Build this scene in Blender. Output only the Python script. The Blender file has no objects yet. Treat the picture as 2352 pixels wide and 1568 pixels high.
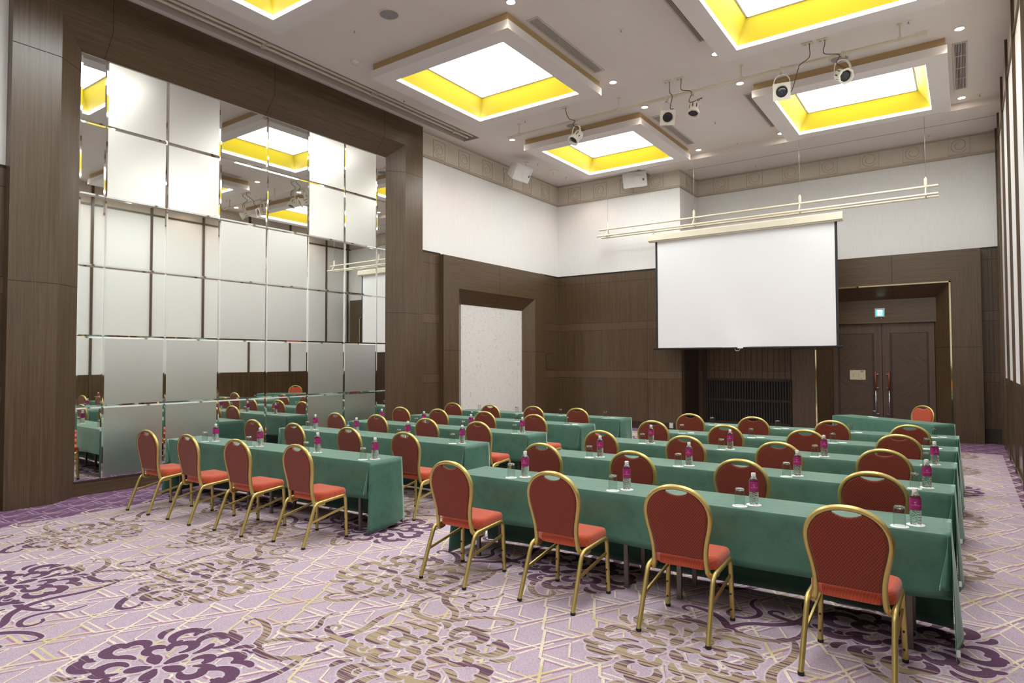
import bpy, bmesh, math, random
from mathutils import Vector, Matrix
random.seed(7)
S = bpy.context.scene
COL = S.collection
PI = math.pi
def R(d): return math.radians(d)

# ------------------------------------------------------------------ camera
FPX, YAW, PITCH, ROLL = 1471.0, .6163, .0303, -.0027      # focal length for a 2352 px wide frame
cam_d = bpy.data.cameras.new('camera'); cam = bpy.data.objects.new('camera', cam_d); COL.objects.link(cam)
cam_d.sensor_width = 36.0; cam_d.lens = FPX / 2352 * 36.0; cam_d.clip_start = .05; cam_d.clip_end = 80
rh = Vector((math.cos(YAW), math.sin(YAW), 0)); fh = Vector((-math.sin(YAW), math.cos(YAW), 0)); zz = Vector((0, 0, 1))
fw = fh * math.cos(PITCH) + zz * math.sin(PITCH); up = rh.cross(fw)
rr = rh * math.cos(ROLL) + up * math.sin(ROLL); uu = up * math.cos(ROLL) - rh * math.sin(ROLL)
M3 = Matrix((rr, uu, -fw)).transposed()
cam.matrix_world = Matrix.Translation((0, 0, 1.7)) @ M3.to_4x4()
S.camera = cam

# ------------------------------------------------------------------ world, exposure
W = bpy.data.worlds.new('world'); S.world = W; W.use_nodes = True
W.node_tree.nodes['Background'].inputs[0].default_value = (.8, .85, 1, 1)
W.node_tree.nodes['Background'].inputs[1].default_value = 0.0
S.view_settings.view_transform = 'Standard'; S.view_settings.look = 'None'
S.view_settings.exposure = 0.53; S.view_settings.gamma = 1.0; S.view_settings.use_curve_mapping = False
PANEL_E, STRIP_E, SPOT_W = 9.0, 14.0, 20.0                  # luminous ceilings, light strips, warm downlights
PANEL_C = (.945, .99, 1.0)

# ------------------------------------------------------------------ materials
MATS = {}
class NT:
    def __init__(s, name):
        m = bpy.data.materials.new(name); m.use_nodes = True; s.m = m; s.t = m.node_tree; s.b = s.t.nodes['Principled BSDF']
    def n(s, typ, **kw):
        nd = s.t.nodes.new(typ)
        for k, v in kw.items(): setattr(nd, k, v)
        return nd
    def l(s, a, b): s.t.links.new(a, b)
    def coord(s, kind='pos', scale=(1, 1, 1), rot=(0, 0, 0)):
        if kind == 'pos': o = s.n('ShaderNodeNewGeometry').outputs['Position']
        else: o = s.n('ShaderNodeTexCoord').outputs['Object']
        mp = s.n('ShaderNodeMapping'); mp.inputs['Scale'].default_value = scale; mp.inputs['Rotation'].default_value = rot
        s.l(o, mp.inputs['Vector']); return mp.outputs['Vector']
    def noise(s, vec, scale=1, detail=2, rough=.5):
        nd = s.n('ShaderNodeTexNoise'); nd.inputs['Scale'].default_value = scale; nd.inputs['Detail'].default_value = detail
        nd.inputs['Roughness'].default_value = rough
        if vec is not None: s.l(vec, nd.inputs['Vector'])
        return nd.outputs['Fac']
    def ramp(s, fac, stops):
        r = s.n('ShaderNodeValToRGB'); e = r.color_ramp.elements
        while len(e) < len(stops): e.new(.5)
        for q, (p, c) in zip(e, stops): q.position = p; q.color = (*c, 1)
        s.l(fac, r.inputs['Fac']); return r.outputs['Color']
    def math(s, op, a, b=None, clamp=False):
        nd = s.n('ShaderNodeMath'); nd.operation = op; nd.use_clamp = clamp
        for i, v in enumerate((a, b)):
            if v is None: continue
            if isinstance(v, (int, float)): nd.inputs[i].default_value = v
            else: s.l(v, nd.inputs[i])
        return nd.outputs[0]
    def mix(s, fac, a, b):
        nd = s.n('ShaderNodeMix'); nd.data_type = 'RGBA'
        for k, v in ((0, fac), (6, a), (7, b)):
            if isinstance(v, (int, float)): nd.inputs[k].default_value = v
            elif isinstance(v, tuple): nd.inputs[k].default_value = (*v, 1)
            else: s.l(v, nd.inputs[k])
        return nd.outputs[2]
    def xyz(s, vec):
        nd = s.n('ShaderNodeSeparateXYZ'); s.l(vec, nd.inputs[0]); return nd.outputs
    def base(s, c):
        if isinstance(c, tuple): s.b.inputs['Base Color'].default_value = (*c, 1)
        else: s.l(c, s.b.inputs['Base Color'])
    def bump(s, h, strength=.3, dist=.01):
        nd = s.n('ShaderNodeBump'); nd.inputs['Strength'].default_value = strength; nd.inputs['Distance'].default_value = dist
        s.l(h, nd.inputs['Height']); s.l(nd.outputs[0], s.b.inputs['Normal'])
    def set(s, **k):
        for a, v in k.items():
            s.b.inputs[{'rough': 'Roughness', 'metal': 'Metallic', 'spec': 'Specular IOR Level', 'ior': 'IOR', 'trans': 'Transmission Weight',
                        'sheen': 'Sheen Weight', 'coat': 'Coat Weight', 'alpha': 'Alpha'}[a]].default_value = v
        return s
def plain(name, c, rough=.5, metal=0, spec=.5, var=.06, kind='obj', sc=30):
    t = NT(name); v = t.noise(t.coord(kind), sc, 3)
    t.base(t.mix(v, tuple(x * (1 - var) for x in c), tuple(min(1, x * (1 + var)) for x in c))); t.set(rough=rough, metal=metal, spec=spec)
    MATS[name] = t.m; return t.m
def emis(name, c, e):
    t = NT(name); t.base((0.0, 0.0, 0.0)); t.b.inputs['Emission Color'].default_value = (*c, 1); t.b.inputs['Emission Strength'].default_value = e
    t.set(rough=.6, spec=0.0); MATS[name] = t.m; return t.m
def wood(name, sc, a, b, rough=.31, spec=.6):
    t = NT(name); v1 = t.noise(t.coord('pos', sc), 1, 3, .6); v2 = t.noise(t.coord('pos', tuple(x * 4 for x in sc)), 1, 2, .6)
    v = t.math('ADD', t.math('MULTIPLY', v1, .6), t.math('MULTIPLY', v2, .4))
    t.base(t.ramp(v, [(.36, a), (.64, b)])); t.set(rough=rough, spec=spec); MATS[name] = t.m; return t.m
WA, WB = (.061, .036, .0175), (.113, .0715, .038)
wood('wood_v', (38, 38, .7), WA, WB)
wood('wood_hx', (.7, 38, 38), WA, WB)
wood('wood_hy', (38, .7, 38), WA, WB)
wood('wood_band', (34, 34, .7), (.085, .05, .028), (.135, .083, .05))
wood('wood_gloss', (30, 30, .7), WA, WB, .16, .5)
wood('wood_door', (30, 30, .7), (.062, .036, .021), (.105, .064, .039), .42)
plain('wood_dark', (.035, .021, .014), .5); plain('joint', (.022, .014, .009), .7)
plain('black', (.012, .012, .013), .6); plain('rubber', (.02, .02, .02), .7)
plain('grille_black', (.006, .006, .008), .8)
def diag_wood():
    t = NT('wood_chevron'); p = t.xyz(t.coord('pos'))
    z = t.math('MULTIPLY', t.math('ABSOLUTE', t.math('SUBTRACT', t.math('FRACT', t.math('MULTIPLY', t.math('ADD', p[2], .22), .9)), .5)), 1.3)
    x = t.math('ABSOLUTE', t.math('ADD', p[0], 1.525))
    k = t.math('ADD', t.math('MULTIPLY', x, 60), t.math('MULTIPLY', z, 60))
    cb = t.n('ShaderNodeCombineXYZ'); t.l(k, cb.inputs[0]); t.l(t.math('MULTIPLY', z, 2.), cb.inputs[1])
    v = t.noise(cb.outputs[0], 1, 3, .6)
    t.base(t.ramp(v, [(.35, (.052, .030, .017)), (.66, (.10, .062, .038))])); t.set(rough=.42); MATS['wood_chevron'] = t.m
diag_wood()
def wallpaper():
    t = NT('wallpaper'); v = t.noise(t.coord('pos', (90, 90, 3.0)), 1, 2, .6)
    t.base(t.ramp(v, [(.3, (.775, .768, .755)), (.62, (.82, .815, .805))])); t.set(rough=.85, spec=.2); MATS['wallpaper'] = t.m
wallpaper()
plain('right_panel', (.80, .80, .78), .55, var=.02)
plain('frieze', (.60, .54, .46), .8, var=.05, kind='pos', sc=8)
plain('frieze_relief', (.45, .385, .30), .8)
plain('ceiling_paint', (.78, .735, .69), .9, var=.03, kind='pos', sc=3)
plain('ceiling_trim', (.62, .57, .51), .8)
plain('slab_white', (.80, .77, .74), .7, var=.02, kind='pos', sc=4)
plain('cove_gold', (.46, .32, .155), .6, var=.12, kind='pos', sc=40)
plain('yellow', (.42, .315, .006), .55, var=.03)
plain('grey_louver', (.42, .40, .37), .6); plain('dark_louver', (.07, .06, .06), .7); plain('grey_mesh', (.30, .30, .30), .7)
plain('cream_paint', (.72, .67, .53), .5); plain('ivory', (.78, .75, .66), .45); plain('white_plastic', (.78, .77, .74), .45)
plain('white_grille', (.70, .71, .70), .6); plain('cord_brown', (.12, .06, .045), .6); plain('cable_steel', (.5, .48, .45), .4, .6)
plain('chrome', (.75, .75, .77), .16, 1.0); plain('steel_leg', (.22, .19, .17), .4, .8); plain('lens', (.03, .03, .04), .12)
plain('red_wood', (.20, .05, .022), .35); plain('brass', (.80, .62, .28), .25, 1.0)
plain('paper_cream', (.62, .55, .38), .7); plain('print_ink', (.34, .29, .19), .8)
plain('grey_plastic', (.52, .50, .48), .5); plain('screen_border', (.02, .02, .024), .7)
plain('coaster', (.86, .85, .83), .8, var=.02); plain('cap_white', (.85, .84, .83), .45, var=.02)
plain('label_ink', (.88, .72, .78), .6); plain('wallplate', (.55, .53, .5), .5); plain('tag_white', (.8, .8, .8), .7)
plain('slot_inside', (.50, .46, .40), .8)
emis('panel_light', PANEL_C, PANEL_E); emis('strip_light', (1, .99, .97), STRIP_E); emis('bulb', (1, .86, .74), 30.0)
emis('sign_green', (.05, .75, .5), 1.6); emis('sign_white', (.80, 1, .95), 2.6)
plain('gold_strip', (.86, .74, .46), .06, 1.0)
def gold():
    t = NT('gold_frame'); v = t.noise(t.coord('obj'), 14, 2)
    t.base(t.mix(v, (.56, .43, .145), (.64, .50, .185))); t.set(rough=.36, metal=.8); MATS['gold_frame'] = t.m
gold()
def fabric(name, ax, dark, light, k=2 * PI / .0165, fold=False):
    # diamond lattice weave with a dot in each diamond
    t = NT(name); p = list(t.xyz(t.coord('obj')))
    if fold: p = [t.math('ADD', p[0], t.math('MULTIPLY', p[2], .6)), t.math('ADD', p[1], p[2]), p[2]]
    a = t.math('MULTIPLY', t.math('ADD', p[ax[0]], t.math('MULTIPLY', p[ax[1]], .8)), k / 2); b = t.math('MULTIPLY', t.math('SUBTRACT', p[ax[0]], t.math('MULTIPLY', p[ax[1]], .8)), k / 2)
    l1 = t.math('GREATER_THAN', t.math('ABSOLUTE', t.math('COSINE', a)), .97); l2 = t.math('GREATER_THAN', t.math('ABSOLUTE', t.math('COSINE', b)), .97)
    d = t.math('GREATER_THAN', t.math('MULTIPLY', t.math('ABSOLUTE', t.math('SINE', a)), t.math('ABSOLUTE', t.math('SINE', b))), .95)
    f = t.math('MAXIMUM', t.math('MAXIMUM', l1, l2), d)
    nz = t.noise(t.coord('obj'), 400, 2)
    c = t.mix(f, dark, light); t.base(t.mix(t.math('MULTIPLY', nz, .35), c, tuple(x * .55 for x in dark)))
    t.set(rough=.85, spec=.25, sheen=.25); t.bump(t.math('ADD', f, nz), .15, .002); MATS[name] = t.m
fabric('fabric_back_shaded', (0, 2), (.155, .015, .010), (.38, .085, .035))  # rear of backrests: same weave darkened, its shade put into the colour
fabric('fabric_front_lit', (0, 2), (.44, .055, .026), (.60, .15, .07))  # backrest fronts: brighter copy, the stronger light there painted into the colour
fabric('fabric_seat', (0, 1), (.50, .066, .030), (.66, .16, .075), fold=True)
def cloth():
    t = NT('green_cloth'); v = t.noise(t.coord('pos', (1, 1, 1)), 7, 4, .65); w = t.noise(t.coord('pos', (160, 160, 160)), 1, 2)
    c = t.ramp(v, [(.36, (.036, .124, .083)), (.48, (.049, .160, .110)), (.7, (.054, .175, .121))])
    t.base(t.mix(t.math('MULTIPLY', w, .3), c, (.03, .10, .066))); t.set(rough=.5, spec=.7, sheen=1.0)
    t.b.inputs['Sheen Tint'].default_value = (.66, .95, .82, 1); t.b.inputs['Sheen Roughness'].default_value = .32
    t.bump(t.math('ADD', t.noise(t.coord('pos'), 14, 3), t.math('MULTIPLY', w, .1)), .12, .02); MATS['green_cloth'] = t.m
cloth()
def mirror(name, rough, tint):
    t = NT(name); t.base(tint); t.set(rough=rough, metal=1.0)
    MATS[name] = t.m
mirror('mirror_clear', .015, (.80, .82, .79)); mirror('mirror_frost', .29, (.80, .81, .79)); mirror('mirror_bevel', .03, (.84, .86, .84))
def glassm(name, ior, tint, rough=0.0):
    t = NT(name); t.base(tint); t.set(rough=rough, trans=1.0, ior=ior); MATS[name] = t.m; return t
def thin_glass(name):
    t = NT(name); out = t.t.nodes['Material Output']; tr = t.n('ShaderNodeBsdfTransparent'); tr.inputs[0].default_value = (.93, .95, .94, 1)
    gl = t.n('ShaderNodeBsdfGlossy'); gl.inputs['Roughness'].default_value = .03; fr = t.n('ShaderNodeLayerWeight'); fr.inputs['Blend'].default_value = .10
    mx = t.n('ShaderNodeMixShader'); t.l(t.math('ADD', t.math('MULTIPLY', fr.outputs['Fresnel'], .30), .02), mx.inputs[0]); t.l(tr.outputs[0], mx.inputs[1]); t.l(gl.outputs[0], mx.inputs[2]); t.l(mx.outputs[0], out.inputs['Surface']); MATS[name] = t.m
thin_glass('tumbler_glass'); glassm('thick_glass', 1.45, (.97, .99, .98))
tb = glassm('bottle_plastic', 1.33, (.96, .985, .975))
vt = tb.n('ShaderNodeTexVoronoi'); vt.inputs['Scale'].default_value = 130; tb.l(tb.coord('obj'), vt.inputs['Vector']); tb.bump(vt.outputs['Distance'], .5, .004)
plain('label_plum', (.35, .018, .155), .35, var=.04)
def carpet():
    t = NT('carpet_mauve'); v = t.noise(t.coord('pos'), 170, 3, .7); v2 = t.noise(t.coord('pos'), 3, 2)
    c = t.ramp(v, [(.32, (.33, .215, .30)), (.5, (.455, .355, .435)), (.68, (.57, .495, .555))])
    t.base(t.mix(t.math('MULTIPLY', v2, .3), c, (.50, .42, .47))); t.set(rough=.95, spec=.1); t.bump(v, .3, .004); MATS['carpet_mauve'] = t.m
    t = NT('carpet_border'); v = t.noise(t.coord('pos'), 170, 3, .7); st = t.noise(t.coord('pos', (3, 120, 1)), 1, 2)
    c = t.ramp(v, [(.3, (.085, .040, .085)), (.7, (.19, .10, .18))]); t.base(t.mix(t.math('MULTIPLY', st, .4), c, (.26, .15, .24))); t.set(rough=.95, spec=.1); MATS['carpet_border'] = t.m
    t = NT('carpet_cream'); v = t.noise(t.coord('pos'), 120, 3, .7); v2 = t.noise(t.coord('pos'), 2.2, 2)
    c = t.ramp(v, [(.35, (.52, .42, .40)), (.52, (.74, .67, .50)), (.7, (.80, .75, .62))])
    t.base(t.mix(t.ramp(v2, [(.5, (0, 0, 0)), (.62, (1, 1, 1))]), c, (.58, .50, .27))); t.set(rough=.95, spec=.1); MATS['carpet_cream'] = t.m
    t = NT('carpet_rose'); v = t.noise(t.coord('pos'), 120, 3, .7)
    t.base(t.ramp(v, [(.35, (.32, .17, .27)), (.7, (.45, .28, .38))])); t.set(rough=.95, spec=.1); MATS['carpet_rose'] = t.m
    t = NT('carpet_border_line'); v = t.noise(t.coord('pos'), 120, 3, .7)
    t.base(t.ramp(v, [(.35, (.34, .20, .32)), (.7, (.52, .38, .47))])); t.set(rough=.95, spec=.1); MATS['carpet_border_line'] = t.m
    t = NT('carpet_halo'); v = t.noise(t.coord('pos'), 150, 3, .7)
    t.base(t.ramp(v, [(.35, (.46, .36, .43)), (.7, (.64, .56, .61))])); t.set(rough=.95, spec=.1); MATS['carpet_halo'] = t.m
    # figures: tan with plum stripes along the room's width; every third row of rosettes plum with tan stripes
    t = NT('carpet_figure'); p = t.coord('pos'); y = t.xyz(p)[1]
    st = t.noise(t.coord('pos', (1.1, 46, 1)), 1, 3, .65); v = t.noise(p, 170, 3, .7)
    ph = t.math('COSINE', t.math('MULTIPLY', t.math('SUBTRACT', y, 1.84), 2 * PI / 2.79))          # +1 on plum rows
    thr = t.math('MAXIMUM', t.math('ADD', t.math('MULTIPLY', ph, .30), -.115), -.022)
    f = t.math('MULTIPLY', t.math('ADD', t.math('SUBTRACT', st, .5), thr), 14); f = t.math('ADD', f, .5, True)
    plum = t.ramp(v, [(.3, (.062, .028, .056)), (.7, (.19, .095, .165))]); tan = t.ramp(v, [(.3, (.32, .24, .15)), (.7, (.47, .37, .25))])
    t.base(t.mix(f, tan, plum)); t.set(rough=.95, spec=.1); MATS['carpet_figure'] = t.m
carpet()
def niche_paper():
    t = NT('niche_paper'); p = t.coord('pos'); v = t.noise(t.coord('pos', (1, 1, 1)), 9, 3, .7)
    wv = t.n('ShaderNodeTexWave'); wv.inputs['Scale'].default_value = 2.4; wv.inputs['Distortion'].default_value = 22; wv.inputs['Detail'].default_value = 1.5; wv.inputs['Detail Scale'].default_value = 2.2
    t.l(p, wv.inputs['Vector']); f = t.math('GREATER_THAN', wv.outputs['Fac'], .93); f = t.math('MULTIPLY', f, t.math('GREATER_THAN', v, .5))
    t.base(t.mix(t.math('MULTIPLY', f, .55), (.71, .69, .65), (.50, .47, .42))); t.set(rough=.8); MATS['niche_paper'] = t.m
niche_paper()
def screenm():
    t = NT('screen_white'); v = t.noise(t.coord('pos', (.6, 1, .8)), 1.2, 2); t.base((.80, .80, .81)); t.set(rough=.75, spec=.2); t.bump(v, .25, .1); MATS['screen_white'] = t.m
screenm()

# ------------------------------------------------------------------ mesh helpers
def NB(): return bmesh.new()
def face(bm, pts, mi=0, smooth=False):
    try: f = bm.faces.new([bm.verts.new(p) for p in pts])
    except ValueError: return None
    f.material_index = mi; f.smooth = smooth; return f
def box(bm, x0, x1, y0, y1, z0, z1, mi=0):
    if x0 > x1: x0, x1 = x1, x0
    if y0 > y1: y0, y1 = y1, y0
    v = [bm.verts.new(p) for p in ((x0, y0, z0), (x1, y0, z0), (x1, y1, z0), (x0, y1, z0), (x0, y0, z1), (x1, y0, z1), (x1, y1, z1), (x0, y1, z1))]
    for q in ((0, 3, 2, 1), (4, 5, 6, 7), (0, 1, 5, 4), (1, 2, 6, 5), (2, 3, 7, 6), (3, 0, 4, 7)):
        f = bm.faces.new([v[i] for i in q]); f.material_index = mi
def loft(bm, loops, closed=True, cap0=False, cap1=False, mi=0, smooth=True):
    L = [[bm.verts.new(p) for p in lp] for lp in loops]; n = len(loops[0])
    for a, b in zip(L, L[1:]):
        for i in range(n if closed else n - 1):
            j = (i + 1) % n
            f = bm.faces.new((a[i], a[j], b[j], b[i])); f.material_index = mi; f.smooth = smooth
    for c, lp in ((cap0, L[0][::-1]), (cap1, L[-1])):
        if c:
            f = bm.faces.new(lp); f.material_index = mi
    return L
def lathe(bm, prof, seg=24, mi=0, c=(0, 0, 0), cap0=True, cap1=True):
    loops = [[(c[0] + r * math.cos(2 * PI * i / seg), c[1] + r * math.sin(2 * PI * i / seg), c[2] + z) for i in range(seg)] for r, z in prof]
    loft(bm, loops, True, cap0, cap1, mi)
def frames(pts, closed=False, ref=Vector((0, 0, 1))):
    pts = [Vector(p) for p in pts]; n = len(pts); out = []; T0 = None; N = None
    for i in range(n):
        if closed: t = pts[(i + 1) % n] - pts[i - 1]
        else: t = pts[min(i + 1, n - 1)] - pts[max(i - 1, 0)]
        t.normalize()
        if N is None:
            N = ref - ref.dot(t) * t
            if N.length < 1e-4: N = Vector((1, 0, 0)) - Vector((1, 0, 0)).dot(t) * t
            N.normalize()
        else:
            q = T0.rotation_difference(t); N = q @ N; N = (N - N.dot(t) * t).normalized()
        T0 = t; out.append((pts[i], t, N, t.cross(N)))
    return out
def sweep(bm, pts, prof, closed=False, mi=0, ref=Vector((0, 0, 1)), smooth=True, scale=None):
    fr = frames(pts, closed, ref)
    loops = []
    for i, (p, t, n, b) in enumerate(fr):
        s = 1 if scale is None else scale(i / max(1, len(fr) - 1))
        loops.append([p + n * (u * s) + b * (v * s) for u, v in prof])
    if closed: loops.append(loops[0])
    loft(bm, loops, True, not closed, not closed, mi, smooth)
def circ(r, n=8): return [(r * math.cos(2 * PI * i / n), r * math.sin(2 * PI * i / n)) for i in range(n)]
def tube(bm, pts, r, n=8, mi=0, **k): sweep(bm, pts, circ(r, n), mi=mi, **k)
def smooth_path(pts, sub=6):
    P = [Vector(p) for p in pts]; out = []
    for i in range(len(P) - 1):
        a, b, c, d = P[max(0, i - 1)], P[i], P[i + 1], P[min(len(P) - 1, i + 2)]
        for k in range(sub):
            t = k / sub; out.append(.5 * ((2 * b) + (c - a) * t + (2 * a - 5 * b + 4 * c - d) * t * t + (3 * b - a - 3 * c + d) * t ** 3))
    out.append(P[-1]); return out
def obj(name, bm, mats, parent=None, sharp=35, pivot=None, merge=True):
    if merge: bmesh.ops.remove_doubles(bm, verts=bm.verts, dist=1e-5)
    bmesh.ops.recalc_face_normals(bm, faces=bm.faces) if merge else None
    bm.verts.ensure_lookup_table()
    lim = R(sharp)
    for e in bm.edges:
        if len(e.link_faces) == 2 and e.calc_face_angle(0) > lim: e.smooth = False
    xs = [v.co for v in bm.verts]
    if pivot is None:
        mn = [min(v[i] for v in xs) for i in range(3)]; mx = [max(v[i] for v in xs) for i in range(3)]
        pivot = Vector(((mn[0] + mx[0]) / 2, (mn[1] + mx[1]) / 2, mn[2]))
    bmesh.ops.translate(bm, verts=bm.verts, vec=-Vector(pivot))
    me = bpy.data.meshes.new(name); bm.to_mesh(me); bm.free()
    for m in (mats if isinstance(mats, (list, tuple)) else [mats]): me.materials.append(MATS[m])
    o = bpy.data.objects.new(name, me); o.location = pivot; COL.objects.link(o)
    if parent: o.parent = parent
    return o
def tag(o, label, cat, group=None, kind=None):
    o['label'] = label; o['category'] = cat
    if group: o['group'] = group
    if kind: o['kind'] = kind
    return o
def struct(name, bm, mats, parent=None, label=None, **k):
    o = obj(name, bm, mats, parent, **k); o['kind'] = 'structure'
    if label and not parent: o['label'] = label; o['category'] = name.split('_')[0]
    return o
def thing(name, label, cat, loc=(0, 0, 0), rz=0, group=None):
    o = bpy.data.objects.new(name, None); o.empty_display_size = .1; COL.objects.link(o); o.location = loc; o.rotation_euler = (0, 0, rz)
    return tag(o, label, cat, group)
def dup(root, loc, rz=None, label=None):
    r = root.copy(); COL.objects.link(r); r.location = loc
    if rz is not None: r.rotation_euler = (0, 0, rz)
    if label: r['label'] = label
    for ch in list(root.children):
        c = ch.copy(); COL.objects.link(c); c.parent = r
        for g in list(ch.children):
            d = g.copy(); COL.objects.link(d); d.parent = c
    return r

# ================================================================== THE ROOM
XL, XR, ZC, ZLOW = -9.12, .60, 6.5, 6.37       # left wall, right wall, ceiling, lowered ceiling by the front wall
YF1, YF2, YB = 15.06, 16.26, -4.2              # projecting and recessed front wall, rear wall
XJ = -5.63                                     # corner between the two front walls
ZW = 3.97                                      # top of the wainscot

# ---- ceiling with openings for the light coffers and the rail slot
BOX_X = [(-7.75, -5.03), (-2.95, -.135)]; BOX_Y = [(-1.85, .9), (2.57, 5.32), (7.02, 9.79), (11.40, 14.14)]
SLOT = (-8.87, -8.45, YB, 10.74)
holes = [(a + .12, b - .12, c + .12, d - .12) for a, b in BOX_X for c, d in BOX_Y] + [SLOT]
xs = sorted(set([XL - .25, XR + .2, -6.4] + [h[0] for h in holes] + [h[1] for h in holes])); ys = sorted(set([YB - .1, 14.5, YF1 + .05] + [h[2] for h in holes] + [h[3] for h in holes]))
bm = NB()
for x0, x1 in zip(xs, xs[1:]):
    for y0, y1 in zip(ys, ys[1:]):
        cx, cy = (x0 + x1) / 2, (y0 + y1) / 2
        if any(h[0] < cx < h[1] and h[2] < cy < h[3] for h in holes): continue
        if cx > -6.4 and cy > 14.5: continue
        face(bm, [(x0, y0, ZC), (x0, y1, ZC), (x1, y1, ZC), (x1, y0, ZC)])
face(bm, [(-6.4, 14.5, ZC), (XR + .2, 14.5, ZC), (XR + .2, 14.5, ZLOW), (-6.4, 14.5, ZLOW)])
face(bm, [(-6.4, 14.5, ZC), (-6.4, 14.5, ZLOW), (-6.4, YF1 + .05, ZLOW), (-6.4, YF1 + .05, ZC)])
for y0, y1 in ((14.5, 15.235), (15.25, YF2 + .3)):
    face(bm, [(-6.4, y0, ZLOW), (-6.4, y1, ZLOW), (XR + .2, y1, ZLOW), (XR + .2, y0, ZLOW)])
face(bm, [(-6.4, 15.23, ZLOW + .03), (-6.4, 15.26, ZLOW + .03), (XR + .2, 15.26, ZLOW + .03), (XR + .2, 15.23, ZLOW + .03)], 1)
x0, x1, y0, y1 = SLOT; zt = ZC + .16
face(bm, [(x0, y0, zt), (x0, y1, zt), (x1, y1, zt), (x1, y0, zt)], 2)
face(bm, [(x0, y0, ZC), (x0, y1, ZC), (x0, y1, zt), (x0, y0, zt)], 2); face(bm, [(x1, y0, ZC), (x1, y1, ZC), (x1, y1, zt), (x1, y0, zt)], 2)
face(bm, [(x0, y1, ZC), (x1, y1, ZC), (x1, y1, zt), (x0, y1, zt)], 2); face(bm, [(x0, y0, ZC), (x1, y0, ZC), (x1, y0, zt), (x0, y0, zt)], 2)
struct('ceiling', bm, ['ceiling_paint', 'joint', 'slot_inside'], label='beige flat ceiling with square coffered lights', merge=False)

# ---- walls (solid slabs with a thickness behind the visible face)
def wall_x(bm, xf, xb, y0, y1, z0, z1, mi=0): box(bm, xf, xb, y0, y1, z0, z1, mi)
LINES = [(3.745, 3.752), (2.688, 2.695), (2.492, 2.499), (1.43, 1.437), (1.244, 1.251), (.165, .172)]
def wains_x(bm, xf, y0, y1, s):      # wainscot cladding on a wall facing +x (s=1) or -x (s=-1)
    box(bm, xf, xf - s * .2, y0, y1, 0, ZW, 0)
    box(bm, xf + s * .012, xf - s * .02, y0, y1, ZW, ZW + .03, 2)
    for a, b in ((2.495, 2.69), (1.247, 1.433)): box(bm, xf + s * .0012, xf - s * .01, y0, y1, a, b, 1)
    for a, b in LINES: box(bm, xf + s * .002, xf - s * .01, y0, y1, a, b, 2)
def wains_y(bm, yf, x0, x1):
    box(bm, x0, x1, yf, yf + .2, 0, ZW, 0); box(bm, x0, x1, yf - .012, yf + .02, ZW, ZW + .03, 2)
    for a, b in ((2.495, 2.69), (1.247, 1.433)): box(bm, x0, x1, yf - .0012, yf + .01, a, b, 1)
    for a, b in LINES: box(bm, x0, x1, yf - .002, yf + .01, a, b, 2)
WM = ['wood_v', 'wood_band', 'joint', 'wallpaper']
bm = NB()
for a, b in ((YB, 2.66), (9.53, 10.22), (14.18, YF1 + .2)):
    wains_x(bm, XL, a, b, 1)
for a, b in ((YB, 2.66), (9.53, YF1 + .2)): box(bm, XL - .01, XL - .2, a, b, ZW + .02, ZC + .05, 3)
box(bm, XL - .3, XL - .5, YB, YF1, 0, ZC + .2, 3)
struct('wall_left', bm, WM, label='left wall, white wallpaper above dark brown wood wainscot')
bm = NB(); wains_y(bm, YF1, XL - .2, XJ); box(bm, XL - .2, XJ, YF1 + .008, YF1 + .2, ZW + .02, ZC + .02, 3)
box(bm, XJ - .2, XJ, YF1 + .2, YF2 + .3, 0, ZW + .02, 4); box(bm, XJ - .2, XJ, YF1 + .2, YF2 + .3, ZW + .02, ZC, 3)
for x in (-6.51,): box(bm, x - .003, x + .003, YF1 - .002, YF1, .17, ZW, 2)
wains_y(bm, YF2, XJ, -3.33); wains_y(bm, YF2, .26, XR + .1)
for x in (.40, .47): box(bm, x - .003, x + .003, YF2 - .003, YF2, 0, ZW, 2)
box(bm, XJ, XR + .1, YF2 + .008, YF2 + .25, ZW + .02, ZC + .02, 3)
box(bm, -3.4, .35, YF2 + .45, YF2 + .6, 0, ZW + .1, 4)
struct('wall_front', bm, WM + ['wood_dark'], label='front wall with white wallpaper above dark brown wood wainscot')
bm = NB(); box(bm, XL - .4, XR + .3, YB - .2, YB, 0, ZC + .2, 3); box(bm, XL, XR, YB, YB + .03, 0, 1.36, 0)
struct('wall_back', bm, WM, label='rear wall behind the camera')
# right wall: white panels, wood dado, protruding brown battens
bm = NB(); ZR = 1.36
box(bm, XR, XR + .2, YB, YF2 + .3, ZR, 5.93, 0); box(bm, XR - .004, XR + .2, YB, YF2 + .3, 0, ZR, 1)
box(bm, XR - .006, XR, YB, YF2, 1.215, 1.222, 2); box(bm, XR, XR + .2, YB, YF2 + .3, 5.93, ZC + .05, 3)
wr = struct('wall_right', bm, ['right_panel', 'wood_gloss', 'joint', 'frieze'], label='right wall of tall white panels between thin brown battens')
YBAT = [16.2 - 1.545 * i for i in range(14)]
YBAT = [16.12, 15.13, 13.60, 12.05, 10.50, 8.96, 7.43, 5.89, 4.35, 2.8, 1.25, -.3, -1.85, -3.4]
proto = None
for y in YBAT:
    if proto is None:
        bm = NB(); box(bm, XR - .035, XR + .01, y - .03, y + .03, .02, ZC)
        proto = obj('batten', bm, 'wood_v', wr); wl = wr.location.copy(); proto.location -= wl
    else:
        o = proto.copy(); COL.objects.link(o); o.location = (proto.location.x, y - wl.y, proto.location.z)
bm = NB(); box(bm, XR - .022, XR + .02, YB, YF2, 5.90, 5.95); o = obj('picture_rail', bm, 'wood_v', wr); o.location -= wl
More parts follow.
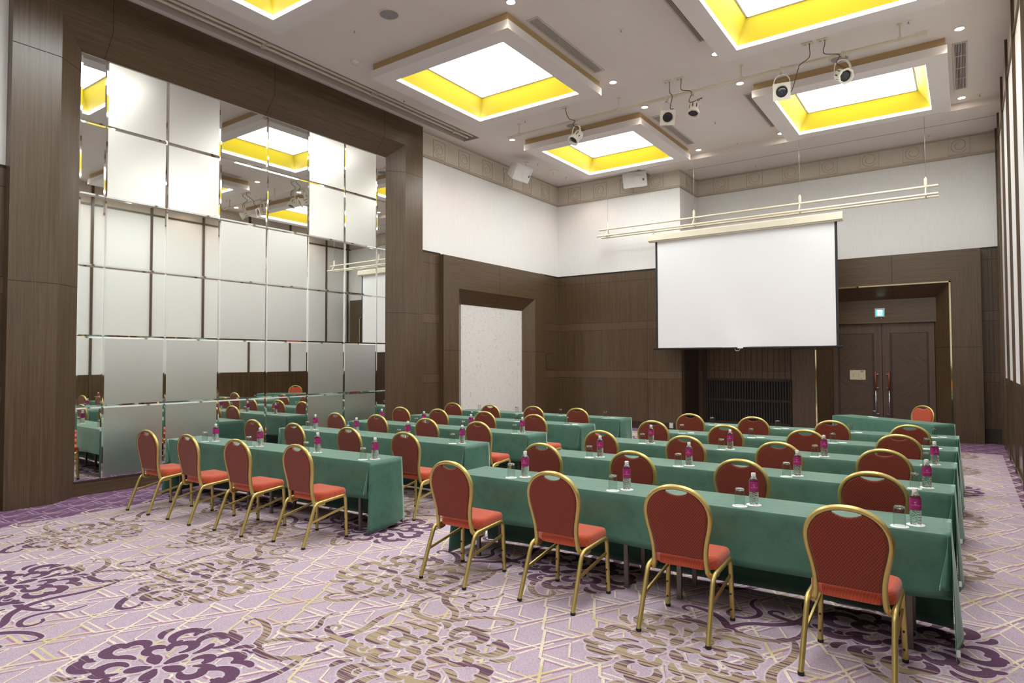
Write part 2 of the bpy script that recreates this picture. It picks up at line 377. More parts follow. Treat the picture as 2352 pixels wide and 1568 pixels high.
bm = NB(); box(bm, XR - .02, XR + .02, YB, YF2, 0, .11); box(bm, XR - .03, XR, YB, YF2, .11, .125); struct('baseboard_right', bm, 'wood_gloss', label='brown skirting along the foot of the right wall')
bm = NB(); box(bm, XL + .0, XJ, YF1 - .012, YF1 + .02, 0, .165); struct('baseboard_front', bm, 'wood_dark', label='dark skirting along the foot of the front wall')
bm = NB(); box(bm, .28, XR, YF2 - .012, YF2 + .02, 0, .3); struct('baseboard_right_front', bm, 'wood_dark', label='dark skirting in the corner right of the entrance')
bm = NB(); box(bm, XL - .01, XL + .012, YB, 2.64, 0, .165); struct('baseboard_left', bm, 'wood_dark', label='dark skirting along the foot of the left wall')

# ---- frieze under the ceiling, embossed squares with spirals
def frieze(name, P0, U, length, zb, zt, centers, label):
    # U: unit vector along the wall, N: into the room
    U = Vector(U); N = Vector((-U.y, U.x, 0)); P0 = Vector(P0); bm = NB()
    def pt(u, z, d): q = P0 + U * u + N * d; return (q.x, q.y, z)
    def strip(u0, u1, z0, z1, d, mi):
        lo = [pt(u0, z0, -.004), pt(u1, z0, -.004), pt(u1, z1, -.004), pt(u0, z1, -.004)]; hi = [pt(u0, z0, d), pt(u1, z0, d), pt(u1, z1, d), pt(u0, z1, d)]
        face(bm, hi, mi)
        for i in range(4): face(bm, [lo[i], lo[(i + 1) % 4], hi[(i + 1) % 4], hi[i]], mi)
    strip(0, length, zb, zt, .012, 0); strip(0, length, zb - .012, zb + .012, .03, 1); strip(0, length, zb + .03, zb + .038, .02, 1); strip(0, length, zt - .035, zt - .02, .024, 1)
    for c in centers:
        h = .19; zc = zb + .245; w = .007
        for a, b, e, f in ((c - h, c + h, zc - h, zc - h + w), (c - h, c + h, zc + h - w, zc + h), (c - h, c - h + w, zc - h, zc + h), (c + h - w, c + h, zc - h, zc + h)): strip(a, b, e, f, .020, 1)
        pts = []
        for i in range(40):
            t = i / 39; a = R(60) - t * R(560); r = .055 + .105 * t ** .8
            pts.append(Vector(pt(c + r * math.cos(a), zc + r * math.sin(a), .013)))
        tube(bm, pts, .005, 5, 1, ref=N)
    return struct(name, bm, ['frieze', 'frieze_relief'], label=label)
frieze('trim_1', (XL, 15.06, 0), (0, -1, 0), 5.5, 5.96, ZC, [15.06 - y for y in (14.42, 13.55, 12.69, 11.87, 11.02, 10.18)], 'beige frieze of embossed squares above the left wall')
frieze('trim_2', (-5.63, YF1, 0), (-1, 0, 0), 3.49, 5.95, ZC, [x + 8.575 - 5.63 + (-8.575 + 5.63) * 0 + 0 for x in []] + [.6, 1.4, 2.17, 2.945], 'beige frieze of embossed squares on the projecting front wall')
frieze('trim_3', (XR, YF2, 0), (-1, 0, 0), 6.23, 5.94, ZLOW, [XR - x for x in (-.03, -.85, -1.68, -2.51, -3.33, -4.165, -4.99)], 'beige frieze of embossed squares on the recessed front wall')
frieze('trim_4', (XJ, YF2, 0), (0, -1, 0), 1.2, 5.94, ZLOW, [.6], 'short beige frieze on the side of the wall projection')

# ---- wood portals with splayed reveals
def portal(name, A, U, outer, inner, ztop, zin, zpan, inset, depth, thick, joints, label, zbase=0.0, mats=('wood_v', 'wood_h', 'joint'), topz_wall=None, vjoints=()):
    """U along the wall, N into the room; outer/inner = (u0,u1); front face at A; reveal runs back by depth"""
    U = Vector(U); N = Vector((-U.y, U.x, 0)); A = Vector(A); bm = NB()
    def P(u, z, d=0): q = A + U * u + N * d; return (q.x, q.y, z)
    (o0, o1), (i0, i1) = outer, inner; p0, p1 = i0 + inset, i1 - inset
    # front faces (mitred)
    face(bm, [P(o0, 0), P(i0, 0), P(i0, zin), P(o0, ztop)], 0); face(bm, [P(i1, 0), P(o1, 0), P(o1, ztop), P(i1, zin)], 0)
    face(bm, [P(i0, zin), P(i1, zin), P(o1, ztop), P(o0, ztop)], 1)
    # splays
    face(bm, [P(i0, 0), P(p0, 0, -depth), P(p0, zpan, -depth), P(i0, zin)], 0); face(bm, [P(p1, 0, -depth), P(i1, 0), P(i1, zin), P(p1, zpan, -depth)], 0)
    face(bm, [P(p0, zpan, -depth), P(p1, zpan, -depth), P(i1, zin), P(i0, zin)], 1)
    # outer returns and top
    face(bm, [P(o0, 0), P(o0, ztop), P(o0, ztop, -thick), P(o0, 0, -thick)], 0); face(bm, [P(o1, 0), P(o1, 0, -thick), P(o1, ztop, -thick), P(o1, ztop)], 0)
    face(bm, [P(o0, ztop), P(o1, ztop), P(o1, ztop, -thick), P(o0, ztop, -thick)], 1)
    # panel joints
    e = .0012; w = .004
    def hj(u0, u1, z, d0=0, d1=0):
        face(bm, [P(u0, z - w, d0 + e), P(u1, z - w, d1 + e), P(u1, z + w, d1 + e), P(u0, z + w, d0 + e)], 2)
    for z in joints:
        hj(o0, i0, z); hj(i1, o1, z)
        if z < zpan: hj(i0 + .001, p0, z, 0, -depth); hj(p1, i1 - .001, z, -depth, 0)
    for u in vjoints:
        face(bm, [P(u - w, zin, e), P(u + w, zin, e), P(u + w, ztop, e), P(u - w, ztop, e)], 2)
        uu_ = u
        face(bm, [P(uu_ - w, zpan, -depth + e), P(uu_ + w, zpan, -depth + e), P(u + w, zin, e), P(u - w, zin, e)], 2)
    return struct(name, bm, mats, label=label, merge=False)
# mirror portal: U = -y so that N = +x
XM = -9.225; XFm = -8.98
portal('trim_5', (XFm, 9.54, 0), (0, -1, 0), (0, 6.90), (.49, 6.40), 6.49, 5.985, 5.70, .30, XFm - XM, .3, (5.44, 2.65), 'tall dark wood frame around the mirrored wall', mats=('wood_v', 'wood_hy', 'joint'), vjoints=(1.06, 3.44, 5.83))
portal('trim_6', (-9.0, 14.19, 0), (0, -1, 0), (0, 3.985), (.455, 3.485), 3.965, 3.28, 2.97, .31, .2, .3, (1.93,), 'dark wood frame around the patterned niche on the left wall', mats=('wood_v', 'wood_hy', 'joint'), vjoints=(1.97,))
portal('trim_7', (.28, 16.0, 0), (-1, 0, 0), (0, 3.60), (.51, 3.10), 3.965, 3.30, 3.01, .30, .42, .5, (1.96,), 'dark wood frame around the double entrance doors', mats=('wood_v', 'wood_hx', 'joint'), vjoints=(1.55,))
# gold edge of the entrance
bm = NB(); g = .03
box(bm, -.23 - g, -.23, 15.985, 16.01, 0, 3.30 + g); box(bm, -2.82, -2.82 + g, 15.985, 16.01, 0, 3.30 + g); box(bm, -2.82, -.23, 15.985, 16.01, 3.30, 3.30 + g)
struct('trim_8', bm, 'gold_strip', label='thin gold edge strip around the entrance opening')
# plinth below the mirrors
bm = NB(); box(bm, XM - .1, XM + .004, 3.35, 8.9, 0, .17); box(bm, XM - .1, XM + .012, 3.35, 8.9, .165, .182, 1)
struct('trim_9', bm, ['wood_hy', 'wood_dark'], label='dark wood plinth below the mirrors')

# ---- mirrored wall
mw = thing('mirror_wall', 'tall mirrored wall of clear and frosted square tiles inside the dark wood frame', 'mirror', (XM, 6.11, .185))
cols = [3.44, 3.748, 4.543, 5.338, 6.145, 6.942, 7.737, 8.517, 8.77]; rows = [.185, 1.12, 2.032, 2.95, 3.87, 4.813, 5.705]
for r in range(6):
    for c in range(8):
        y0, y1, z0, z1 = cols[c], cols[c + 1], rows[r], rows[r + 1]; b = .022; e = .0005; tilt = .0009
        frosted = c in (1, 2, 5, 6) if r in (0, 1, 4, 5) else c in (3, 4)
        bm = NB(); lo = [(XM - .002, y0 + e, z0 + e), (XM - .002, y1 - e, z0 + e), (XM - .002, y1 - e, z1 - e), (XM - .002, y0 + e, z1 - e)]
        hi = [(XM - .002 + tilt * 2.2, y0 + b, z0 + b), (XM - .002 + tilt * 2.2, y1 - b, z0 + b), (XM - .002 + tilt * 2.2, y1 - b, z1 - b), (XM - .002 + tilt * 2.2, y0 + b, z1 - b)]
        bk = [(XM - .010, p[1], p[2]) for p in lo]
        face(bm, hi, 0)
        for i in range(4): face(bm, [lo[i], lo[(i + 1) % 4], hi[(i + 1) % 4], hi[i]], 1); face(bm, [bk[i], bk[(i + 1) % 4], lo[(i + 1) % 4], lo[i]], 1)
        o = obj('mirror_tile', bm, ['mirror_frost' if frosted else 'mirror_clear', 'mirror_bevel'], mw); o.location -= mw.location
        if frosted: o['label'] = 'frosted mirror tile'
bm = NB(); box(bm, XM - .03, XM - .012, 3.4, 8.85, .185, 5.72); o = obj('backing', bm, 'wood_dark', mw); o.location -= mw.location

# ---- niche panel
bm = NB(); box(bm, -9.205, -9.23, 10.98, 13.44, 0, 3.0)
tag(obj('wall_panel', bm, 'niche_paper'), 'white panel with faint scroll pattern inside the left wall niche', 'panel')
# access hatch
t = thing('access_hatch', 'small brown flush access hatch on the left wall near the corner', 'hatch', (XL, 14.63, 1.47))
bm = NB(); box(bm, 0, .006, -.19, .19, 0, .42); box(bm, .006, .010, -.182, .182, .008, .412, 1); obj('door', bm, ['joint', 'wood_v'], t)
bm = NB(); box(bm, .010, .026, -.16, -.14, .18, .27); obj('handle', bm, 'chrome', t)
# socket on the front wall
t = thing('wall_socket', 'grey socket plate on the skirting of the front wall', 'socket', (-5.9, YF1 - .012, .05))
bm = NB(); box(bm, -.05, .05, -.012, 0, 0, .13); obj('plate', bm, 'wallplate', t); bm = NB(); box(bm, -.018, .018, -.018, -.012, .02, .11); obj('insert', bm, 'white_plastic', t)

# ---- recess behind the screen: slatted panel and grille
bm = NB()
for i in range(16): x = -5.35 + i * .13; box(bm, x - .004, x + .004, YF2 - .006, YF2, 1.26, 3.9, 1)
box(bm, -5.52, -5.40, YF2 - .02, YF2, 0, 3.9, 0)
struct('trim_10', bm, ['wood_dark', 'joint'], label='dark vertical panelling behind the projection screen')
t = thing('wall_grille', 'dark wooden slatted grille low on the front wall below the screen', 'grille', (-4.42, YF2, .17))
bm = NB(); box(bm, -1.0, 1.0, -.006, 0, 0, 1.04); obj('backing', bm, 'grille_black', t)
bm = NB(); box(bm, -1.03, 1.03, -.05, -.001, -.03, .02); box(bm, -1.03, 1.03, -.05, -.001, 1.02, 1.06); box(bm, -1.03, -1.0, -.05, -.001, 0, 1.04); box(bm, 1.0, 1.03, -.05, -.001, 0, 1.04); box(bm, -1, 1, -.04, -.008, .52, .57)
obj('frame', bm, 'wood_dark', t)
bm = NB()
for i in range(32): x = -.97 + i * .0626; box(bm, x - .013, x + .013, -.045, -.010, .02, 1.02)
obj('slats', bm, 'wood_dark', t)

# ---- entrance doors (leaf, panels, pull)
YD = 16.40
bm = NB(); box(bm, -2.55, -.50, YD - .02, YD + .05, 2.515, 3.05); struct('trim_11', bm, 'wood_hx', label='wood panel above the entrance doors')
def door(name, x0, x1, hx, label):
    d = thing(name, label, 'door', ((x0 + x1) / 2, YD + .05, 0)); d['kind'] = 'structure'; c = (x0 + x1) / 2
    bm = NB(); box(bm, x0 - c, x1 - c, 0, .05, .01, 2.51)
    s = -1 if hx > c else 1
    a, b = (x0 - c + .15, x1 - c - .19) if s < 0 else (x0 - c + .19, x1 - c - .15)
    for u0, u1, z0, z1 in ((a - .045, a, .2, 2.3), (b, b + .045, .2, 2.3), (a, b, 2.28, 2.30)): box(bm, u0, u1, -.001, .01, z0, z1, 1)
    obj('leaf', bm, ['wood_door', 'wood_dark'], d)
    zb = [.22, .60, 1.16, 1.72, 2.28]
    for z0, z1 in zip(zb, zb[1:]):
        bm = NB(); box(bm, a, b, -.006, .01, z0 + .003, z1 - .003); obj('panel', bm, 'wood_chevron', d)
    u = hx - c; bm = NB(); tube(bm, [(u, -.07, .42), (u, -.07, 1.04)], .014, 10); pull = obj('pull_handle', bm, 'chrome', d)
    bm = NB(); tube(bm, [(u, -.07, 1.04), (u, -.07, 1.44)], .021, 10); g = obj('grip', bm, 'red_wood', pull); g.location -= pull.location
    bm = NB(); k = u - s * .0
    for z in (.5, 1.08, 1.38): tube(bm, [(k, -.07, z), (k + (-s) * .05, -.045, z), (k + (-s) * .05, 0, z)], .011, 8)
    g = obj('bracket', bm, 'chrome', pull); g.location -= pull.location
    return d
door('door_1', -2.52, -1.530, -1.655, 'left leaf of the brown entrance doors, with a plan pinned on it')
door('door_2', -1.520, -.54, -1.395, 'right leaf of the brown entrance doors, behind the speaker chair')
# evacuation plan
t = thing('floor_plan_notice', 'cream evacuation plan fixed on the left entrance door leaf', 'notice', (-2.015, YD + .043, 1.255))
bm = NB(); box(bm, -.157, .157, -.006, 0, 0, .215); obj('sheet', bm, 'paper_cream', t)
bm = NB(); y = -.0072
def ink(a, b, c, d): face(bm, [(a, y, c), (b, y, c), (b, y, d), (a, y, d)])
ink(-.14, -.095, .193, .203); ink(.055, .115, .165, .205)
for a, b, c, d in ((-.09, -.08, .055, .15), (.02, .03, .055, .15), (-.09, -.075, .052, .058), (-.06, -.045, .052, .058), (-.035, -.02, .052, .058), (-.01, .005, .052, .058), (-.06, -.045, .145, .151), (-.03, -.015, .145, .151), (0, .02, .145, .151), (-.05, -.042, .1, .108), (-.032, -.024, .1, .108), (-.01, -.002, .1, .108)): ink(a, b, c, d)
for i in range(5): ink(.06, .075, .06 + i * .02, .063 + i * .02); ink(.10, .125, .06 + i * .02, .063 + i * .02)
ink(.02, .028, .02, .035); ink(.06, .09, .012, .028)
obj('drawing', bm, 'print_ink', t, merge=False)
# exit sign: white figure running to a doorway on green
t = thing('exit_sign', 'lit green and white exit sign above the entrance doors', 'sign', (-1.545, YD - .02, 2.655))
bm = NB(); box(bm, -.095, .095, -.045, 0, 0, .195); obj('housing', bm, 'grey_plastic', t)
bm = NB(); box(bm, -.072, .072, -.048, -.045, .028, .158); obj('panel', bm, 'sign_green', t)
bm = NB(); box(bm, -.045, .045, -.0495, -.048, .034, .154); obj('doorway', bm, 'sign_white', t)
bm = NB(); y = -.051
def poly(pts): face(bm, [(a, y, b) for a, b in pts])
poly([(.006 + .009 * math.cos(i * PI / 5), .135 + .009 * math.sin(i * PI / 5)) for i in range(10)])
poly([(-.010, .118), (.008, .124), (.014, .09), (-.002, .084)]); poly([(-.008, .120), (-.030, .104), (-.034, .088), (-.026, .087), (-.021, .10), (-.008, .108)])
poly([(.008, .122), (.028, .104), (.036, .112), (.040, .104), (.028, .092), (.010, .106)]); poly([(-.002, .086), (.014, .09), (.022, .066), (.020, .042), (.010, .042), (.010, .062)])
poly([(-.004, .09), (.006, .084), (-.006, .062), (-.030, .050), (-.034, .060), (-.014, .070)])
obj('running_figure', bm, 'sign_green', t, merge=False)
bm = NB(); tube(bm, [(.03, -.03, 0), (.03, -.03, -.028)], .002, 6); lathe(bm, [(.002, -.028), (.006, -.034), (.006, -.04), (.002, -.046)], 8, 0, (.03, -.03, 0)); obj('pull_cord', bm, 'ivory', t)

# ================================================================== FLOOR: carpet with woven figures
def comma(base, ang, L, k0, k1, w, tip=.25, n=14):
    pts = []; p = Vector(base); h = ang
    for i in range(n + 1):
        t = i / n; pts.append((p.copy(), h, w * (tip + (1 - tip) * math.sin(PI * min(1, .12 + t * .80)) ** .8) * (.55 + .45 * t if t > .0 else .5)))
        h += (k0 + k1 * t) / n; p = p + Vector((math.cos(h), math.sin(h))) * (L / n)
    return pts
def ribbon_polys(pts, grow=0.0):
    L, Rr = [], []
    for p, h, w in pts:
        nx, ny = -math.sin(h), math.cos(h); ww = w / 2 + grow
        L.append((p.x + nx * ww, p.y + ny * ww)); Rr.append((p.x - nx * ww, p.y - ny * ww))
    out = [[L[i], L[i + 1], Rr[i + 1], Rr[i]] for i in range(len(L) - 1)]
    for (p, h, w), s in ((pts[0], -1), (pts[-1], 1)):
        r = w / 2 + grow; h0 = h + (0 if s > 0 else PI)
        out.append([(p.x + r * math.cos(h0 - PI / 2 + PI * i / 6), p.y + r * math.sin(h0 - PI / 2 + PI * i / 6)) for i in range(7)])
    return out
MED = []
def pol(r, a): return Vector((r * math.cos(a), r * math.sin(a)))
for i in range(5):                                               # centre flower
    a = R(72 * i + 20); MED.append(comma(pol(.05, a), a, .085, 0, 0, .100, .6, 6))
for i in range(7):                                               # inner scrolls, uneven like woven leaves
    a = R(360 / 7 * i + 10); s = 1 if i % 2 else -1; g = (1, .8, 1.1, .9, 1.15, .85, 1)[i]
    MED.append(comma(pol(.175, a), a + s * .9, .21 * g, -s * 2.6, -s * 2.2, .088, .25))
    MED.append(comma(pol(.20, a + R(26)), a + R(26) - s * .2, .13, s * .6, s * .8, .066, .35, 8))
for i in range(13):                                              # outer leaves
    a = R(360 / 13 * i); s = 1 if i % 3 else -1; g = (1, 1.15, .85, 1.1, .9, 1.2, .8, 1, 1.1, .85, 1.15, .95, 1)[i]
    MED.append(comma(pol(.31, a), a + s * .7, .25 * g, -s * 2.2, -s * 2.2, .098, .25))
    MED.append(comma(pol(.40, a + R(13)), a + R(13) + s * .3, .12 * g, -s * .9, -s * 1.2, .066, .35, 8))
VINES = []
def vine(p, ang, segs, w):
    pts = []; q = Vector(p); h = R(ang); tot = sum(s[0] for s in segs); acc = 0
    for L, turn in segs:
        n = max(6, int(L / .035))
        for i in range(n):
            t = acc / tot; pts.append((q.copy(), h, w * (.35 + .65 * math.sin(PI * min(1, max(0, t))) ** .7)))
            h += R(turn) / n; q = q + Vector((math.cos(h), math.sin(h))) * (L / n); acc += L / n
    return pts
VINES.append(vine((.70, -.02), 100, [(.18, -250), (.30, -40), (.45, 100), (.35, -60), (.25, -200)], .062))
VINES.append(vine((.62, -.50), 20, [(.20, 230), (.35, 40), (.5, -90), (.30, 70), (.20, 240)], .056))
VINES.append(vine((-.12, .62), 200, [(.15, -200), (.35, -60), (.45, 110), (.25, 60)], .056))
VINES.append(vine((.92, .16), -60, [(.22, -80), (.30, 140), (.22, 200)], .04))
FX0, FX1, FY0, FY1 = XL - .3, XR + .2, YB - .2, YF2 + .6
INX0, INX1, INY1 = -8.12, .50, 14.45
bm = NB(); z1 = -.0020; SK = [0]
for x0, x1, y0, y1, m in ((INX0, INX1, FY0, INY1, 0), (FX0, INX0, FY0, FY1, 1), (INX1, FX1, FY0, FY1, 1), (INX0, INX1, INY1, FY1, 1)):
    face(bm, [(x0, y0, z1), (x1, y0, z1), (x1, y1, z1), (x0, y1, z1)], m)
def seg(x0, y0, x1, y1, w, m, z):
    dx, dy = x1 - x0, y1 - y0; l = math.hypot(dx, dy)
    if l < 1e-4: return
    nx, ny = -dy / l * w / 2, dx / l * w / 2; SK[0] += 1; z = z1 + (.00008 if m == 3 else .00022) + (SK[0] % 191) * .0000009
    face(bm, [(x0 + nx, y0 + ny, z), (x0 - nx, y0 - ny, z), (x1 - nx, y1 - ny, z), (x1 + nx, y1 + ny, z)], m)
HA, HB = .385, .33                                               # interlaced hexagon lattice
for i, j, lay2 in [(i, j, k) for k in (0, 1) for i in range(-25, 4) for j in range(1, 51)]:
    if True:
        cx = i * HA + (.5 * HA if j % 2 else 0) + lay2 * .135; cy = j * HB + lay2 * .10
        inner = INX0 < cx < INX1 and cy < INY1
        if not (XL < cx < XR) or cy > YF2 or (cy < 1.0): continue
        if cx < -7 and cy > 9 and not inner: pass
        m = 2 if inner else 4
        if lay2:
            hx = .5 * HA
            for p, q in (((cx - hx * .55, cy - HB * .5), (cx + hx * .55, cy - HB * .5)), ((cx + hx * .55, cy - HB * .5), (cx + hx, cy)), ((cx - hx * .55, cy - HB * .5), (cx - hx, cy))):
                if inner: seg(p[0] + .012, p[1] - .015, q[0] + .012, q[1] - .015, .014, 3, z1 + .0002)
                seg(*p, *q, .012, m, z1 + .0004)
            continue
        hx = .5 * HA; a, b, c = (cx - hx * .55, cy - HB * .5), (cx + hx * .55, cy - HB * .5), (cx + hx, cy)
        d, e = (cx + hx * .55, cy + HB * .5), (cx - hx * .55, cy + HB * .5)
        f = (cx - hx, cy)
        for p, q in ((a, b), (b, c), (c, d), (a, f), (f, e)):
            if inner: seg(p[0] + .014, p[1] - .017, q[0] + .014, q[1] - .017, .020, 3, z1 + .0003)
            seg(*p, *q, .018, m, z1 + .0006)
        seg(a[0] - .01, a[1] + .045, b[0] + .03, b[1] + .045, .013, m, z1 + .0006)
        seg(b[0] + .035, b[1] - .05, c[0] + .055, c[1] + .04, .014, m, z1 + .0008)
def put(polys, ox, oy, z, m, flip=False):
    for k, pl in enumerate(polys):
        z = z + .0000008
        face(bm, [(ox + (-p[0] if flip else p[0]), oy + p[1], z) for p in pl], m)
medR = [ribbon_polys(e) for e in MED]; medH = [ribbon_polys(e, .013) for e in MED]; vinR = [ribbon_polys(e) for e in VINES]; vinH = [ribbon_polys(e, .011) for e in VINES]
for i in range(-5, 5):
    for j in range(-2, 14):
        if (i + j) % 2: continue
        ox, oy = -3.72 + 1.13 * i, 1.82 + .93 * j
        if not (INX0 + .42 < ox < INX1 - .02) or oy > INY1 - .45 or oy < .6: continue
        fl = bool(j % 2)
        e = ((i + 3 * j) % 5) * .0000024
        for k, v in enumerate(vinH): put(v, ox, oy, z1 + .00040 + k * .000013 + e, 5, fl)
        for k, v in enumerate(vinR): put(v, ox, oy, z1 + .00052 + k * .000013 + e, 6, fl)
        for k, v in enumerate(medH): put(v, ox, oy, z1 + .00064 + k * .000013, 5, fl)
        for k, v in enumerate(medR): put(v, ox, oy, z1 + .00130 + k * .000013, 6, fl)
struct('floor', bm, ['carpet_mauve', 'carpet_border', 'carpet_cream', 'carpet_rose', 'carpet_border_line', 'carpet_halo', 'carpet_figure'], label='mauve carpet with plum rosettes, scrolls and cream lattice', merge=False)

# ================================================================== CEILING LIGHTS
def coffer(x0, x1, y0, y1, label, vis=True):
    cx, cy = (x0 + x1) / 2, (y0 + y1) / 2; hx, hy = (x1 - x0) / 2, (y1 - y0) / 2
    t = thing('coffered_ceiling_light', label, 'ceiling light', (cx, cy, 6.26), 0, 'square ceiling coffers')
    zs, zt, zc = 0.0, .125, ZC - 6.26; o = .285                  # rim underside, rim top, ceiling
    def rect(a, b, z): return [(-a, -b, z), (a, -b, z), (a, b, z), (-a, b, z)]
    ax, ay = hx - o, hy - o
    bm = NB(); loft(bm, [rect(hx - .05, hy - .05, zt), rect(hx, hy, zt), rect(hx, hy, zs), rect(ax, ay, zs), rect(ax, ay, zs + .012)], smooth=False); obj('rim', bm, 'slab_white', t)
    bm = NB(); loft(bm, [rect(hx - .025, hy - .025, zc + .01), rect(hx - .025, hy - .025, zt - .005)], smooth=False); obj('cove_band', bm, 'cove_gold', t)
    bm = NB(); loft(bm, [rect(ax, ay, zs + .012), rect(ax - .012, ay - .012, zs + .055)], smooth=False); obj('light_strip', bm, 'strip_light', t, merge=False)
    px, py, pz = ax - .20, ay - .20, 6.6 - 6.26
    bm = NB(); loft(bm, [rect(ax - .012, ay - .012, zs + .055), rect(px, py, pz)], smooth=False); obj('reflector', bm, 'yellow', t, merge=False)
    bm = NB(); box(bm, -px, px, -py, py, pz, pz + .01); obj('light_panel', bm, 'panel_light', t)
    bm = NB()
    for a, b, c, d in ((-px, px, -py, -py + .02), (-px, px, py - .02, py), (-px, -px + .02, -py, py), (px - .02, px, -py, py)): box(bm, a, b, c, d, pz - .008, pz - .0005)
    obj('panel_frame', bm, 'grey_louver', t)
    return t
names = {(0, 1): 'square white ceiling coffer lined in yellow, cropped at top left above the mirrors', (0, 2): 'large square white and yellow ceiling coffer beside the mirrored wall, left of centre',
         (0, 3): 'square white and yellow ceiling coffer in the far left corner of the ceiling', (1, 2): 'square white and yellow ceiling coffer cropped by the top edge on the right',
         (1, 3): 'square white and yellow ceiling coffer above the projection screen, far right', (1, 1): 'square ceiling coffer just above the picture, right side', (0, 0): 'square ceiling coffer behind the camera, left side', (1, 0): 'square ceiling coffer behind the camera, right side'}
for i, (a, b) in enumerate(BOX_X):
    for j, (c, d) in enumerate(BOX_Y): coffer(a, b, c, d, names[(i, j)])
# recessed downlights
DL = [(-7.94, 11.24, 'left of the far left coffer, near the left wall'), (-4.87, 6.87, 'at the near right corner of the large left coffer'), (-4.87, 9.91, 'at the far right corner of the large left coffer'), (-4.87, 11.24, 'at the near right corner of the far left coffer'),
      (-4.88, 14.27, 'at the far right corner of the far left coffer, above the screen'), (-3.1, 9.92, 'at the far left corner of the coffer cropped at the top'), (-3.1, 11.23, 'at the near left corner of the coffer above the screen'), (-3.1, 14.24, 'at the far left corner of the coffer above the screen'),
      (.02, 11.22, 'beside the right wall at the near end of a ceiling vent'), (.03, 14.23, 'beside the right wall at the far end of a ceiling vent')]
DLX = [(.02, 9.92, 'beside the right wall, level with the cropped coffer'), (.02, 6.87, 'beside the right wall, above the picture edge'), (-3.1, 6.87, 'at the near left corner of the coffer cropped at the top'), (-4.87, 5.45, 'right of the coffer cropped at top left'), (-7.94, 9.91, 'hidden behind the far left corner of the large left coffer'), (-7.94, 14.27, 'hidden behind the far left corner of the far left coffer')]
dl0 = None
spot = bpy.data.lights.new('downlight_beam', 'SPOT'); spot.energy = SPOT_W; spot.color = (1, .70, .54); spot.spot_size = R(122); spot.spot_blend = .6; spot.shadow_soft_size = .05
for k, d in enumerate(DL + DLX):
    x, y = d[:2]; lab = 'glowing recessed downlight ' + d[2]
    if d[2]:
        if dl0 is None:
            dl0 = thing('downlight', lab, 'downlight', (x, y, ZC - .012), 0, 'recessed ceiling downlights')
            bm = NB(); lathe(bm, [(.075, .012), (.075, .004), (.068, 0), (.058, .001), (.056, .010)], 24, 0, cap0=False, cap1=False); obj('trim_ring', bm, 'white_plastic', dl0)
            bm = NB(); lathe(bm, [(.0, .0075), (.057, .0075)], 20, cap0=False, cap1=False); obj('bulb', bm, 'bulb', dl0, merge=True)
        else: dup(dl0, (x, y, ZC - .012), 0, lab)
    lo = bpy.data.objects.new('downlight_beam', spot); lo.location = (x, y, ZC - .03); COL.objects.link(lo)

# linear air vents
def vent(x0, x1, y0, y1, mat, label, z=ZC, cross=False):
    t = thing('ceiling_vent', label, 'vent', ((x0 + x1) / 2, (y0 + y1) / 2, z - .012), 0, 'linear ceiling air vents'); w, l = (x1 - x0) / 2, (y1 - y0) / 2
    bm = NB()
    for a, b, c, d in ((-w - .025, w + .025, -l - .025, -l), (-w - .025, w + .025, l, l + .025), (-w - .025, -w, -l, l), (w, w + .025, -l, l)): box(bm, a, b, c, d, 0, .0118)
    obj('frame', bm, 'ceiling_trim', t)
    bm = NB(); box(bm, -w, w, -l, l, .009, .0118); obj('backing', bm, mat, t)
    bm = NB(); n = 7
    for i in range(n): x = -w + (i + .5) * 2 * w / n; box(bm, x - w / n * .38, x + w / n * .38, -l, l, .001, .009)
    if cross:
        for y in (-l * .5, 0.02, l * .5): box(bm, -w, w, y - .006, y + .006, 0, .008)
    obj('louvres', bm, 'ceiling_trim', t)
vent(-4.95, -4.80, 7.41, 9.39, 'dark_louver', 'grey louvred ceiling vent along the large left coffer')
vent(-4.95, -4.81, 11.82, 13.75, 'dark_louver', 'grey louvred ceiling vent right of the far left coffer')
vent(-3.17, -3.03, 7.41, 9.38, 'dark_louver', 'dark louvred ceiling vent left of the coffer cropped at the top')
vent(-3.17, -3.03, 11.8, 13.72, 'dark_louver', 'dark louvred ceiling vent left of the coffer above the screen')
vent(-.05, .09, 11.74, 13.72, 'dark_louver', 'black louvred ceiling vent beside the right wall', cross=True)
# rails in the ceiling slot
t = thing('ceiling_rail', 'pair of cream pipes running in the long ceiling slot above the mirrors', 'pipe', (-8.65, 3.3, ZC))
for x in (-.055, .08):
    bm = NB(); tube(bm, [(x, -7.3, .035), (x, 7.35, .035)], .024, 10); obj('pipe', bm, 'cream_paint', t)
for y in (-2, .3, 2.4, 4.6, 6.9):
    bm = NB(); box(bm, -.09, .13, y - .02, y + .02, .06, .158); box(bm, -.08, -.02, y - .03, y + .03, .005, .065); box(bm, .06, .12, y - .03, y + .03, .005, .065); obj('bracket', bm, 'cream_paint', t)
